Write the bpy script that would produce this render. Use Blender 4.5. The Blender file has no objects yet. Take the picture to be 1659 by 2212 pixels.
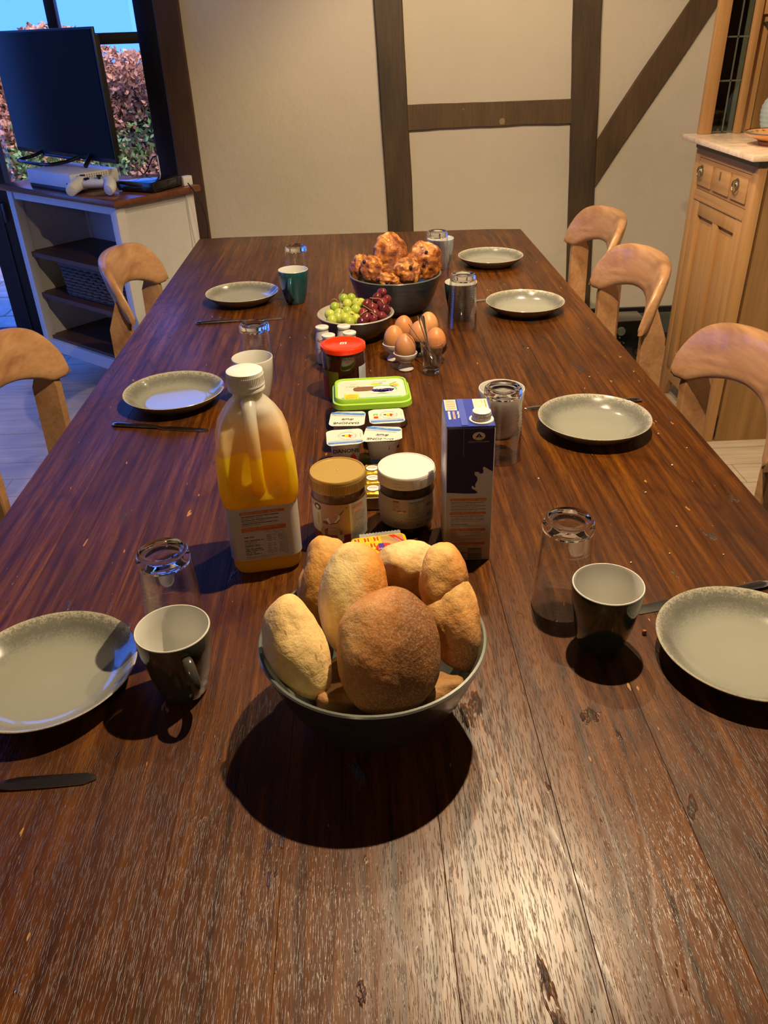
import bpy, bmesh, math, random
import numpy as np
from mathutils import Vector, Matrix, Euler, noise as mnoise
PI = math.pi
random.seed(7)
SC = bpy.context.scene
COL = SC.collection

# ------------------------------------------------------------------ camera, world, light, exposure
cam_d = bpy.data.cameras.new('camera'); cam = bpy.data.objects.new('camera', cam_d); COL.objects.link(cam)
SC.camera = cam
RX = Vector((0.99877576, -0.04015863, -0.0288835))      # camera right
UP = Vector((0.04553163, 0.51810398, 0.85410488))       # camera up
BK = Vector((-0.01933502, -0.85437436, 0.51929818))     # camera back
M3 = Matrix((RX, UP, BK)).transposed()
cam.matrix_world = Matrix.Translation((0, 0, 1.51)) @ M3.to_4x4()
cam_d.sensor_fit = 'VERTICAL'; cam_d.sensor_height = 36.0; cam_d.sensor_width = 27.0
cam_d.lens = 36.0 * 1717.0 / 2212.0
cam_d.clip_start = 0.02

world = bpy.data.worlds.new('dusk_sky'); SC.world = world; world.use_nodes = True
wn = world.node_tree; wn.nodes.clear()
wo = wn.nodes.new('ShaderNodeOutputWorld'); wb = wn.nodes.new('ShaderNodeBackground')
wtc = wn.nodes.new('ShaderNodeTexCoord'); wsx = wn.nodes.new('ShaderNodeSeparateXYZ'); wr = wn.nodes.new('ShaderNodeValToRGB')
wn.links.new(wtc.outputs['Generated'], wsx.inputs[0]); wn.links.new(wsx.outputs['Z'], wr.inputs[0])
wr.color_ramp.elements[0].position = 0.0; wr.color_ramp.elements[0].color = (0.17, 0.54, 2.4, 1)
wr.color_ramp.elements[1].position = 0.5; wr.color_ramp.elements[1].color = (0.14, 0.52, 2.6, 1)
wn.links.new(wr.outputs[0], wb.inputs[0]); wb.inputs[1].default_value = 0.95
wn.links.new(wb.outputs[0], wo.inputs[0])

def lamp(name, loc, power, col, radius):
    d = bpy.data.lights.new(name, 'POINT'); d.energy = power; d.color = col; d.shadow_soft_size = radius
    o = bpy.data.objects.new(name, d); COL.objects.link(o); o.location = loc
    return o
WARM = (1.0, 0.76, 0.47)
LZ = 2.2
def spot(name, loc, power, half, tilt=(0, 0), radius=0.014, blend=0.35):
    # ceiling spotlight; tilt = degrees it is turned towards +X and +Y from straight down
    d = bpy.data.lights.new(name, 'SPOT'); d.energy = power; d.color = WARM; d.shadow_soft_size = radius
    d.spot_size = math.radians(2*half); d.spot_blend = blend
    o = bpy.data.objects.new(name, d); COL.objects.link(o); o.location = loc
    v = Vector((math.tan(math.radians(tilt[0])), math.tan(math.radians(tilt[1])), -1))
    o.rotation_euler = v.to_track_quat('-Z', 'Y').to_euler(); return o
spot('ceiling_spot', (0.35, 1.25, LZ), 95, 72)
spot('ceiling_spot', (0.31, 1.80, LZ), 24, 60)
spot('ceiling_spot', (0.27, 2.45, LZ), 20, 60, (8, 25))
spot('ceiling_spot', (0.25, 3.00, LZ), 24, 62, (0, 30))
spot('ceiling_spot', (0.72, 2.75, LZ), 40, 64, (20, 34), 0.03)
lamp('rear_fill', (-0.7, -1.5, 2.25), 14, WARM, 0.12)  # added fill behind the camera, lifts the sides facing it
sun_d = bpy.data.lights.new('hedge_fill_sun', 'SUN'); sun_d.energy = 6.5; sun_d.color = (1.0, 0.74, 0.66); sun_d.angle = math.radians(50)  # pinkish sun added to brighten the hedge, angled clear of the windows
sun = bpy.data.objects.new('hedge_fill_sun', sun_d); COL.objects.link(sun); sun.location = (0, 0, 6)
sun.rotation_euler = Vector((-0.3, 0.6, -0.75)).to_track_quat('-Z', 'Y').to_euler()
SC.view_settings.view_transform = 'Standard'; SC.view_settings.look = 'None'
SC.view_settings.exposure = 0.5; SC.view_settings.gamma = 1.0; SC.view_settings.use_curve_mapping = False
SC.cycles.use_denoising = True
SC.cycles.max_bounces = 8; SC.cycles.diffuse_bounces = 3; SC.cycles.glossy_bounces = 4
SC.cycles.transmission_bounces = 6; SC.cycles.transparent_max_bounces = 24
SC.cycles.caustics_reflective = False; SC.cycles.caustics_refractive = False
SC.cycles.sample_clamp_indirect = 4.0

# ------------------------------------------------------------------ material helpers
def newmat(name):
    m = bpy.data.materials.new(name); m.use_nodes = True
    nt = m.node_tree; nt.nodes.clear()
    out = nt.nodes.new('ShaderNodeOutputMaterial'); b = nt.nodes.new('ShaderNodeBsdfPrincipled')
    nt.links.new(b.outputs[0], out.inputs[0])
    return m, nt, b
def N(nt, t, **kw):
    n = nt.nodes.new(t)
    for k, v in kw.items():
        if k in n.inputs.keys(): n.inputs[k].default_value = v
        else: setattr(n, k, v)
    return n
def mapping(nt, scale, rot=(0, 0, 0), coord='Object'):
    tc = nt.nodes.new('ShaderNodeTexCoord'); mp = nt.nodes.new('ShaderNodeMapping')
    mp.inputs['Scale'].default_value = scale; mp.inputs['Rotation'].default_value = rot
    nt.links.new(tc.outputs[coord], mp.inputs[0]); return mp.outputs[0]
def ramp(nt, src, stops):
    r = nt.nodes.new('ShaderNodeValToRGB'); e = r.color_ramp.elements
    while len(e) > len(stops): e.remove(e[-1])
    while len(e) < len(stops): e.new(0.5)
    for i, (p, c) in enumerate(stops):
        e[i].position = p; e[i].color = (*c, 1) if len(c) == 3 else c
    if src is not None: nt.links.new(src, r.inputs[0])
    return r.outputs[0]
def mixc(nt, f, a, b, mode='MIX'):
    m = nt.nodes.new('ShaderNodeMix'); m.data_type = 'RGBA'; m.blend_type = mode
    for s, v in ((m.inputs[0], f), (m.inputs[6], a), (m.inputs[7], b)):
        if hasattr(v, 'is_linked'): nt.links.new(v, s)
        elif isinstance(v, (int, float)): s.default_value = v
        else: s.default_value = (*v, 1)
    return m.outputs[2]
def bump(nt, b, h, strength=0.3, dist=0.002, prev=None):
    bp = nt.nodes.new('ShaderNodeBump'); bp.inputs['Strength'].default_value = strength
    bp.inputs['Distance'].default_value = dist; nt.links.new(h, bp.inputs['Height'])
    if prev is not None: nt.links.new(prev, bp.inputs['Normal'])
    if b is not None: nt.links.new(bp.outputs[0], b.inputs['Normal'])
    return bp.outputs[0]
def noise(nt, vec, scale, detail=3, rough=0.55, dist=0.0):
    n = nt.nodes.new('ShaderNodeTexNoise'); n.inputs['Scale'].default_value = scale
    n.inputs['Detail'].default_value = detail; n.inputs['Roughness'].default_value = rough
    n.inputs['Distortion'].default_value = dist
    if vec is not None: nt.links.new(vec, n.inputs['Vector'])
    return n.outputs['Fac']
_plain = {}
def plain(name, col, rough=0.5, metal=0.0, spec=0.5, coat=0.0, sss=0.0, var=0.06, scale=30, bmp=0.0, two=None):
    """plain procedural material: a colour with a fine noise variation"""
    if name in _plain: return _plain[name]
    m, nt, b = newmat(name)
    v = mapping(nt, (1, 1, 1)); n = noise(nt, v, scale, 3)
    lo = tuple(c*(1-var) for c in col); hi = tuple(min(1, c*(1+var)) for c in (two or col))
    nt.links.new(ramp(nt, n, [(0.3, lo), (0.7, hi)]), b.inputs['Base Color'])
    b.inputs['Roughness'].default_value = rough; b.inputs['Metallic'].default_value = metal
    b.inputs['Specular IOR Level'].default_value = spec; b.inputs['Coat Weight'].default_value = coat
    b.inputs['Coat Roughness'].default_value = 0.08
    if sss:
        b.inputs['Subsurface Weight'].default_value = sss; b.inputs['Subsurface Radius'].default_value = (0.02, 0.01, 0.006)
        b.inputs['Subsurface Scale'].default_value = 0.3
    if bmp: bump(nt, b, n, bmp, 0.003)
    _plain[name] = m
    return m
def wood(name, dark, light, along='Y', rough=0.45, fine=160, stretch=0.06, bmp=0.25, figure=True, coat=0.0, knots=0.0):
    m, nt, b = newmat(name)
    sc = {'X': (stretch, 1, 1), 'Y': (1, stretch, 1), 'Z': (1, 1, stretch)}[along]
    v = mapping(nt, sc)
    f = noise(nt, v, fine, 4, 0.6)
    g = noise(nt, v, 14, 3, 0.6, 1.2)
    mm = nt.nodes.new('ShaderNodeMath'); mm.operation = 'MULTIPLY_ADD'; mm.inputs[1].default_value = 0.45
    nt.links.new(f, mm.inputs[0])
    m2 = nt.nodes.new('ShaderNodeMath'); m2.operation = 'MULTIPLY'; m2.inputs[1].default_value = 0.55
    nt.links.new(g, m2.inputs[0]); nt.links.new(m2.outputs[0], mm.inputs[2])
    c = ramp(nt, mm.outputs[0], [(0.33, dark), (0.66, light)])
    nt.links.new(c, b.inputs['Base Color'])
    b.inputs['Roughness'].default_value = rough; b.inputs['Coat Weight'].default_value = coat
    bump(nt, b, f, bmp, 0.002)
    return m

# --- the dining table's worn oak
def table_mat():
    m, nt, b = newmat('dark_oak_table')
    tc = nt.nodes.new('ShaderNodeTexCoord'); oi = nt.nodes.new('ShaderNodeObjectInfo')
    vm = nt.nodes.new('ShaderNodeVectorMath'); vm.operation = 'MULTIPLY_ADD'
    vm.inputs[0].default_value = (1, 1, 1)
    cb = nt.nodes.new('ShaderNodeCombineXYZ')
    sc = nt.nodes.new('ShaderNodeMath'); sc.operation = 'MULTIPLY'; sc.inputs[1].default_value = 7.3
    nt.links.new(oi.outputs['Random'], sc.inputs[0])
    for i in range(3): nt.links.new(sc.outputs[0], cb.inputs[i])
    ad = nt.nodes.new('ShaderNodeVectorMath'); ad.operation = 'ADD'
    nt.links.new(tc.outputs['Object'], ad.inputs[0]); nt.links.new(cb.outputs[0], ad.inputs[1])
    def mp(scale):
        q = nt.nodes.new('ShaderNodeMapping'); q.inputs['Scale'].default_value = scale
        nt.links.new(ad.outputs[0], q.inputs[0]); return q.outputs[0]
    pores = noise(nt, mp((1, 0.06, 1)), 850, 2, 0.5)          # short dark pore streaks
    streak = noise(nt, mp((1, 0.03, 1)), 95, 4, 0.62)           # long streaks
    warp = noise(nt, mp((1, 0.22, 1)), 5.0, 2, 0.5)            # slow figure: cathedral rings
    wv = nt.nodes.new('ShaderNodeMath'); wv.operation = 'MULTIPLY'; wv.inputs[1].default_value = 95.0
    nt.links.new(warp, wv.inputs[0])
    sn = nt.nodes.new('ShaderNodeMath'); sn.operation = 'SINE'; nt.links.new(wv.outputs[0], sn.inputs[0])
    ring = nt.nodes.new('ShaderNodeMapRange'); ring.inputs[1].default_value = -1; ring.inputs[2].default_value = 1
    nt.links.new(sn.outputs[0], ring.inputs[0])
    blot = noise(nt, mp((1, 0.5, 1)), 3.0, 2, 0.5)
    wear = noise(nt, mp((1, 0.35, 1)), 26, 4, 0.65, 0.4)       # worn pits and splinters
    wearm = ramp(nt, wear, [(0.655, (0, 0, 0)), (0.70, (1, 1, 1))])
    base = ramp(nt, streak, [(0.28, (0.022, 0.0066, 0.0012)), (0.50, (0.104, 0.0300, 0.0026)), (0.74, (0.220, 0.074, 0.0050))])
    base = mixc(nt, ramp(nt, blot, [(0.35, (0, 0, 0)), (0.7, (0.55, 0.55, 0.55))]), base, (0.040, 0.0105, 0.0020))
    ringc = ramp(nt, ring.outputs[0], [(0.0, (0.55, 0.5, 0.5)), (0.35, (1, 1, 1))])
    base = mixc(nt, 0.55, base, ringc, 'MULTIPLY')
    porec = ramp(nt, pores, [(0.34, (0.42, 0.36, 0.30)), (0.46, (1, 1, 1))])
    base = mixc(nt, 0.85, base, porec, 'MULTIPLY')
    base = mixc(nt, wearm, base, (0.055, 0.040, 0.028))
    # tiny pale chips where the varnish is gone
    chips = noise(nt, mp((1, 0.25, 1)), 95, 2, 0.6)
    chipm = ramp(nt, chips, [(0.735, (0, 0, 0)), (0.75, (1, 1, 1))])
    base = mixc(nt, chipm, base, (0.42, 0.20, 0.06))
    nt.links.new(base, b.inputs['Base Color'])
    rr = nt.nodes.new('ShaderNodeMapRange'); rr.inputs[1].default_value = 0.3; rr.inputs[2].default_value = 0.7
    rr.inputs[3].default_value = 0.29; rr.inputs[4].default_value = 0.44
    nt.links.new(blot, rr.inputs[0]); nt.links.new(rr.outputs[0], b.inputs['Roughness'])
    b.inputs['Specular IOR Level'].default_value = 0.45
    n1 = bump(nt, None, porec, 0.42, 0.0006)
    n2 = bump(nt, None, ringc, 0.22, 0.0012, n1)
    n3 = bump(nt, None, streak, 0.07, 0.0012, n2)
    inv = nt.nodes.new('ShaderNodeMath'); inv.operation = 'MULTIPLY'
    nt.links.new(wearm, inv.inputs[0]); nt.links.new(pores, inv.inputs[1])
    n4 = bump(nt, None, inv.outputs[0], 0.8, 0.004, n3)
    und = noise(nt, mp((1, 0.5, 1)), 7, 2, 0.5)
    bump(nt, b, und, 0.35, 0.006, n4)
    return m

# ------------------------------------------------------------------ object helpers
def link(name, me, mat=None, parent=None, loc=None):
    o = bpy.data.objects.new(name, me); COL.objects.link(o)
    if mat is not None:
        if isinstance(mat, (list, tuple)):
            for q in mat: me.materials.append(q)
        else: me.materials.append(mat)
    if parent is not None: o.parent = parent
    if loc is not None: o.location = loc
    return o
def tag(o, label=None, cat=None, group=None, kind=None):
    if label: o['label'] = label
    if cat: o['category'] = cat
    if group: o['group'] = group
    if kind: o['kind'] = kind
    return o
def thing(name, label, cat, loc=(0, 0, 0), rz=0.0, group=None):
    o = bpy.data.objects.new(name, None); COL.objects.link(o); o.location = loc; o.rotation_euler = (0, 0, rz)
    o.empty_display_size = 0.02
    return tag(o, label, cat, group)
def finish(bm, name, mat, parent=None, smooth=False, loc=None, angle=None):
    bmesh.ops.recalc_face_normals(bm, faces=bm.faces)
    me = bpy.data.meshes.new(name); bm.to_mesh(me); bm.free()
    if smooth:
        me.polygons.foreach_set('use_smooth', [True]*len(me.polygons))
        if angle: me.set_sharp_from_angle(angle=angle)
    return link(name, me, mat, parent, loc)
def pydata(name, v, f, mat, parent=None, smooth=True, angle=None, loc=None, recalc=False):
    me = bpy.data.meshes.new(name); me.from_pydata([tuple(p) for p in v], [], f); me.update()
    if recalc:
        bm = bmesh.new(); bm.from_mesh(me); bmesh.ops.recalc_face_normals(bm, faces=bm.faces); bm.to_mesh(me); bm.free()
    if smooth:
        me.polygons.foreach_set('use_smooth', [True]*len(me.polygons))
        if angle: me.set_sharp_from_angle(angle=angle)
    return link(name, me, mat, parent, loc)
def add_box(bm, c, s, rot=None, bev=0.0):
    r = bmesh.ops.create_cube(bm, size=1.0); vs = r['verts']
    bmesh.ops.scale(bm, vec=s, verts=vs)
    if bev > 0:
        es = list({e for v in vs for e in v.link_edges})
        q = bmesh.ops.bevel(bm, geom=es, offset=bev, segments=2, profile=0.5, affect='EDGES')
        vs = list({v for f in q['faces'] for v in f.verts} | {v for v in vs if v.is_valid})
    if rot is not None: bmesh.ops.rotate(bm, cent=(0, 0, 0), matrix=rot, verts=vs)
    bmesh.ops.translate(bm, vec=c, verts=vs)
    return vs
def box(name, c, s, mat, parent=None, rot=None, bev=0.0):
    bm = bmesh.new(); add_box(bm, c, s, rot, bev)
    return finish(bm, name, mat, parent, smooth=bev > 0, angle=0.6 if bev > 0 else None)
def boxes(name, lst, mat, parent=None, bev=0.0):
    bm = bmesh.new()
    for q in lst: add_box(bm, q[0], q[1], q[2] if len(q) > 2 else None, bev)
    return finish(bm, name, mat, parent, smooth=bev > 0, angle=0.6 if bev > 0 else None)
def lathe_data(prof, seg=48, cx=0.0, cy=0.0):
    v = []; f = []
    n = len(prof)
    for i in range(seg):
        a = 2*PI*i/seg
        for r, z in prof: v.append((cx + max(r, 1e-5)*math.cos(a), cy + max(r, 1e-5)*math.sin(a), z))
    for i in range(seg):
        j = (i+1) % seg
        for k in range(n-1): f.append((i*n+k, j*n+k, j*n+k+1, i*n+k+1))
    return v, f
def lathe(name, prof, mat, parent=None, seg=48, angle=0.7, loc=None):
    v, f = lathe_data(prof, seg)
    return pydata(name, v, f, mat, parent, True, angle, loc, recalc=True)
def tube(name, pts, r, mat, parent=None, seg=10, closed=False, radii=None):
    v = []; f = []; n = len(pts); pts = [Vector(p) for p in pts]
    prev = None
    for i, p in enumerate(pts):
        a = pts[(i-1) % n] if (closed or i > 0) else p
        b = pts[(i+1) % n] if (closed or i < n-1) else p
        t = (b-a).normalized()
        if prev is None:
            x = t.orthogonal().normalized()
        else:
            x = (prev - t*prev.dot(t)).normalized()
        y = t.cross(x); prev = x
        rr = radii[i] if radii else r
        for k in range(seg):
            q = 2*PI*k/seg; v.append(p + (x*math.cos(q) + y*math.sin(q))*rr)
    m = n if closed else n-1
    for i in range(m):
        j = (i+1) % n
        for k in range(seg):
            l = (k+1) % seg; f.append((i*seg+k, i*seg+l, j*seg+l, j*seg+k))
    if not closed:
        f.append(tuple(range(seg))[::-1]); f.append(tuple((n-1)*seg+k for k in range(seg)))
    return pydata(name, v, f, mat, parent, True, 0.9)
def spline(pts, n=8):
    """Catmull-Rom through points"""
    P = [Vector(p) for p in pts]; P = [P[0]*2-P[1]] + P + [P[-1]*2-P[-2]]; out = []
    for i in range(1, len(P)-2):
        for k in range(n):
            t = k/n; a, b, c, d = P[i-1], P[i], P[i+1], P[i+2]
            out.append(0.5*((2*b) + (c-a)*t + (2*a-5*b+4*c-d)*t*t + (-a+3*b-3*c+d)*t**3))
    out.append(P[-2]); return out
def loft(name, rings, mat, parent=None, cap=True, smooth=True, angle=0.8, loc=None):
    n = len(rings[0]); v = [p for r in rings for p in r]; f = []
    for i in range(len(rings)-1):
        for k in range(n):
            l = (k+1) % n; f.append((i*n+k, i*n+l, (i+1)*n+l, (i+1)*n+k))
    if cap: f.append(tuple(range(n))[::-1]); f.append(tuple((len(rings)-1)*n+k for k in range(n)))
    return pydata(name, v, f, mat, parent, smooth, angle, loc, recalc=True)
def rrect(hx, hy, r, seg=5, cx=0, cy=0, z=0):
    pts = []
    for (sx, sy, a0) in ((1, 1, 0), (-1, 1, PI/2), (-1, -1, PI), (1, -1, 1.5*PI)):
        for k in range(seg+1):
            a = a0 + (PI/2)*k/seg
            pts.append((cx + sx*(hx-r) + r*math.cos(a), cy + sy*(hy-r) + r*math.sin(a), z))
    return pts
def prism_xy(name, poly, z0, z1, mat, parent=None, bev=0.0, M=None):
    """polygon in a plane extruded; M maps local (x,y,z) to parent space"""
    bm = bmesh.new(); vs = [bm.verts.new((x, y, z0)) for x, y in poly]
    fc = bm.faces.new(vs); r = bmesh.ops.extrude_face_region(bm, geom=[fc])
    up = [e for e in r['geom'] if isinstance(e, bmesh.types.BMVert)]
    bmesh.ops.translate(bm, vec=(0, 0, z1-z0), verts=up)
    if bev: bmesh.ops.bevel(bm, geom=list(bm.edges), offset=bev, segments=1, affect='EDGES')
    if M is not None: bmesh.ops.transform(bm, matrix=M, verts=bm.verts)
    return finish(bm, name, mat, parent)
def copy_tree(o, parent=None):
    c = o.copy(); COL.objects.link(c)
    if parent is not None: c.parent = parent
    for ch in list(o.children): copy_tree(ch, c)
    return c
# text as real flat geometry; bend = radius of the cylinder it is wrapped on
_tc = {}
def text_mesh(body, size, align='CENTER', bold=0.0, shear=0.0, spacing=1.0):
    key = (body, size, align, bold, shear, spacing)
    if key in _tc: return _tc[key]
    cu = bpy.data.curves.new('print', 'FONT'); cu.body = body; cu.size = size; cu.align_x = align; cu.align_y = 'CENTER'
    cu.resolution_u = 2; cu.offset = bold; cu.shear = shear; cu.space_character = spacing
    o = bpy.data.objects.new('print', cu); COL.objects.link(o)
    dg = bpy.context.evaluated_depsgraph_get(); me = o.evaluated_get(dg).to_mesh()
    v = [tuple(q.co) for q in me.vertices]; f = [tuple(p.vertices) for p in me.polygons]
    bpy.data.objects.remove(o); bpy.data.curves.remove(cu)
    _tc[key] = (v, f); return v, f
class Print:
    """collects flat print (letters, bars, shapes) for one surface and builds it as one mesh per colour"""
    def __init__(s, fmap): s.fmap = fmap; s.d = {}
    def add(s, col, v, f):
        V, F = s.d.setdefault(col, ([], [])); n = len(V)
        V.extend(v); F.extend([tuple(i+n for i in q) for q in f])
    def text(s, col, body, size, x, y, rot=0.0, align='CENTER', lvl=1, sx=1.0, **kw):
        v, f = text_mesh(body, size, align, **kw); c, q = math.cos(rot), math.sin(rot)
        s.add(col, [((a*sx*c - b*q)+x, (a*sx*q + b*c)+y, lvl) for a, b, _ in v], f)
    def rect(s, col, x0, y0, x1, y1, lvl=0, n=1):
        v = []; f = []
        for i in range(n+1):
            x = x0 + (x1-x0)*i/n; v += [(x, y0, lvl), (x, y1, lvl)]
        for i in range(n): f.append((2*i, 2*i+2, 2*i+3, 2*i+1))
        s.add(col, v, f)
    def poly(s, col, pts, lvl=0):
        s.add(col, [(x, y, lvl) for x, y in pts], [tuple(range(len(pts)))])
    def build(s, parent, mats, name='print'):
        for c, (V, F) in s.d.items():
            pydata(name, [s.fmap(*p) for p in V], F, mats[c], parent, smooth=False)['kind'] = 'stuff'
def flat_map(M, lift=0.0002):
    return lambda x, y, l: tuple(M @ Vector((x, y, lift*(l+1))))
def cyl_map(r, a0, z0, cx=0.0, cy=0.0, lift=0.0002):
    return lambda x, y, l: (cx+(r+lift*(l+1))*math.cos(a0 + x/r), cy+(r+lift*(l+1))*math.sin(a0 + x/r), z0+y)
def barcode(P, col, x0, y0, w, h, seed=1, horiz=False):
    rnd = random.Random(seed); p = 0.0; L = h if horiz else w
    while p < L:
        b = rnd.choice((0.0003, 0.0006, 0.0009)); g = rnd.choice((0.0004, 0.0007, 0.001))
        if p+b > L: break
        if horiz: P.rect(col, x0, y0+p, x0+w, y0+p+b)
        else: P.rect(col, x0+p, y0, x0+p+b, y0+h)
        p += b+g

# ================================================================== THE ROOM
def plaster_mat():
    m, nt, b = newmat('limewashed_plaster'); v = mapping(nt, (1, 1, 1))
    n1 = noise(nt, v, 1.6, 3); n2 = noise(nt, v, 14, 5, 0.6); n3 = noise(nt, v, 90, 3, 0.6)
    nt.links.new(ramp(nt, n1, [(0.3, (0.66, 0.585, 0.46)), (0.7, (0.73, 0.65, 0.52))]), b.inputs['Base Color'])
    b.inputs['Roughness'].default_value = 0.85
    bump(nt, b, n3, 0.25, 0.002, bump(nt, None, n2, 0.45, 0.012))
    return m
PLASTER = plaster_mat()
def timber_mat(name, dark, light, rot):
    m, nt, b = newmat(name); v = mapping(nt, (1, 1, 0.06), rot)
    f = noise(nt, v, 130, 4, 0.6); g = noise(nt, mapping(nt, (1, 1, 0.35), rot), 9, 3)
    c = ramp(nt, g, [(0.3, dark), (0.7, light)])
    c = mixc(nt, 0.5, c, ramp(nt, f, [(0.35, (0.55, 0.5, 0.45)), (0.6, (1, 1, 1))]), 'MULTIPLY')
    knots = noise(nt, mapping(nt, (1, 1, 1)), 11, 1)
    c = mixc(nt, ramp(nt, knots, [(0.79, (0, 0, 0)), (0.81, (1, 1, 1))]), c, (0.36, 0.24, 0.11))
    nt.links.new(c, b.inputs['Base Color']); b.inputs['Roughness'].default_value = 0.62
    bump(nt, b, f, 0.4, 0.003, bump(nt, None, g, 0.3, 0.01)); return m
TIMBER = timber_mat('aged_oak_timber', (0.060, 0.037, 0.019), (0.112, 0.068, 0.033), (0, 0, 0))
TIMBER_B = timber_mat('aged_oak_crossbeam', (0.115, 0.066, 0.030), (0.165, 0.098, 0.045), (0, PI/2, 0))
TIMBER_D = timber_mat('aged_oak_brace', (0.090, 0.052, 0.024), (0.150, 0.086, 0.038), (0, 0.57, 0))
DARKFRAME = plain('dark_brown_window_paint', (0.020, 0.013, 0.011), 0.45, var=0.15)
def S(name, c, s, mat, parent=None, bev=0.0):
    o = box(name, c, s, mat, parent, None, bev)
    if parent is None: o['kind'] = 'structure'
    return o
S('wall_back', (0.545, 4.585, 1.25), (2.85, 0.17, 2.5), PLASTER)
S('wall_right', (2.02, 1.0, 1.25), (0.10, 7.2, 2.5), PLASTER)
wl = boxes('wall_left', [((-2.81, -0.32, 1.25), (0.12, 4.56, 2.5)), ((-2.81, 4.45, 1.25), (0.12, 0.64, 2.5)),
                         ((-2.81, 3.045, 2.38), (0.12, 2.17, 0.24)), ((-2.81, 3.045, 0.1), (0.12, 2.17, 0.2))], PLASTER); wl['kind'] = 'structure'
S('wall_front', (-0.4, -2.62, 1.25), (4.9, 0.10, 2.5), plain('dark_brick_rear_wall', (0.09, 0.06, 0.045), 0.9))
CEIL = plain('dark_timber_ceiling', (0.07, 0.045, 0.03), 0.9)
S('ceiling', (-0.4, 1.05, 2.55), (4.95, 7.6, 0.10), CEIL)
S('baseboard_back', (0.56, 4.489, 0.045), (2.78, 0.022, 0.09), plain('black_skirting', (0.012, 0.012, 0.012), 0.4))
def skew_post(name, xl0, xr0, xl1, xr1, z0, z1, ywall, mat, proud=0.025, label=None, seed=0):
    """timber with slightly wavy hand-hewn edges"""
    n = 16; rings = []
    for i in range(n+1):
        t = i/n; z = z0+(z1-z0)*t
        l = xl0+(xl1-xl0)*t + 0.004*(mnoise.noise((seed, z*3, 0))); r = xr0+(xr1-xr0)*t + 0.004*(mnoise.noise((seed+9, z*3, 0)))
        y0 = ywall-proud
        rings.append([(l, ywall+0.02, z), (l, y0+0.006, z), (l+0.006, y0, z), (r-0.006, y0, z), (r, y0+0.006, z), (r, ywall+0.02, z)])
    o = loft(name, rings, mat, angle=0.4); o['kind'] = 'structure'; return o
YW = 4.5
skew_post('trim_1', -0.912, -0.785, -0.905, -0.785, 0, 2.5, YW, timber_mat('reddish_oak_timber', (0.062, 0.030, 0.017), (0.10, 0.048, 0.026), (0, 0, 0)), 0.03, seed=1)
skew_post('trim_2', 0.198, 0.337, 0.097, 0.234, 0.09, 2.5, YW, TIMBER, 0.025, seed=2)
skew_post('trim_3', 1.190, 1.328, 1.036, 1.175, 0.09, 2.5, YW, TIMBER, 0.025, seed=3)
def beam_poly(name, top, bot, mat, proud):
    rings = []
    for (a, b) in zip(top, bot):
        y0 = YW-proud
        rings.append([(a[0], YW+0.02, a[1]), (a[0], y0+0.005, a[1]), (a[0]*0.97+b[0]*0.03, y0, a[1]*0.97+b[1]*0.03),
                      (b[0]*0.97+a[0]*0.03, y0, b[1]*0.97+a[1]*0.03), (b[0], y0+0.005, b[1]), (b[0], YW+0.02, b[1])])
    o = loft(name, rings, mat, angle=0.4); o['kind'] = 'structure'; return o
xs = [0.288+i*(1.128-0.288)/10 for i in range(11)]
beam_poly('trim_4', [(x, 1.178+0.003*mnoise.noise((x*6, 1, 0))) for x in xs],
          [(x, 1.066+0.006*mnoise.noise((x*5, 5, 0))-(0.006 if x < 0.45 else 0)) for x in xs], TIMBER_B, 0.02)
tL = [(1.262, 0.960), (1.36, 1.125), (1.46, 1.283), (1.56, 1.432), (1.661, 1.586), (1.80, 1.80), (1.96, 2.04)]
tR = [(1.284, 0.748), (1.392, 0.925), (1.515, 1.118), (1.655, 1.335), (1.809, 1.582), (1.94, 1.79), (1.967, 1.83)]
beam_poly('trim_5', tL, tR, TIMBER_D, 0.018)

# glazing: transparent sheet with a faint gloss
def glass_sheet(name, tint=(0.96, 0.98, 0.98), refl=0.9, rough=0.0):
    m = bpy.data.materials.new(name); m.use_nodes = True; nt = m.node_tree; nt.nodes.clear()
    out = nt.nodes.new('ShaderNodeOutputMaterial'); t = nt.nodes.new('ShaderNodeBsdfTransparent'); g = nt.nodes.new('ShaderNodeBsdfGlossy')
    t.inputs[0].default_value = (*tint, 1); g.inputs['Color'].default_value = (1, 1, 1, 1); g.inputs['Roughness'].default_value = rough
    lw = nt.nodes.new('ShaderNodeLayerWeight'); lw.inputs[0].default_value = 0.5
    fr = nt.nodes.new('ShaderNodeMath'); fr.operation = 'POWER'; fr.inputs[1].default_value = 5.0; nt.links.new(lw.outputs['Facing'], fr.inputs[0])
    ml = nt.nodes.new('ShaderNodeMath'); ml.operation = 'MULTIPLY_ADD'; ml.inputs[1].default_value = 0.85*refl; ml.inputs[2].default_value = 0.045*refl
    nt.links.new(fr.outputs[0], ml.inputs[0])
    mx = nt.nodes.new('ShaderNodeMixShader'); nt.links.new(ml.outputs[0], mx.inputs[0])
    nt.links.new(t.outputs[0], mx.inputs[1]); nt.links.new(g.outputs[0], mx.inputs[2]); nt.links.new(mx.outputs[0], out.inputs[0])
    return m
PANE = glass_sheet('window_glass')
w1 = bpy.data.objects.new('window_1', None); COL.objects.link(w1); w1['kind'] = 'structure'
YF = 4.665
boxes('window_frame', [((-0.973, YF, 1.25), (0.124, 0.07, 2.5)), ((-1.935, YF, 1.25), (0.15, 0.08, 2.5)), ((-2.72, YF, 1.25), (0.10, 0.07, 2.5)),
                       ((-1.83, YF, 0.03), (1.8, 0.07, 0.06)), ((-1.83, YF, 2.44), (1.8, 0.07, 0.12))], DARKFRAME, w1, 0.004)
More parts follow.
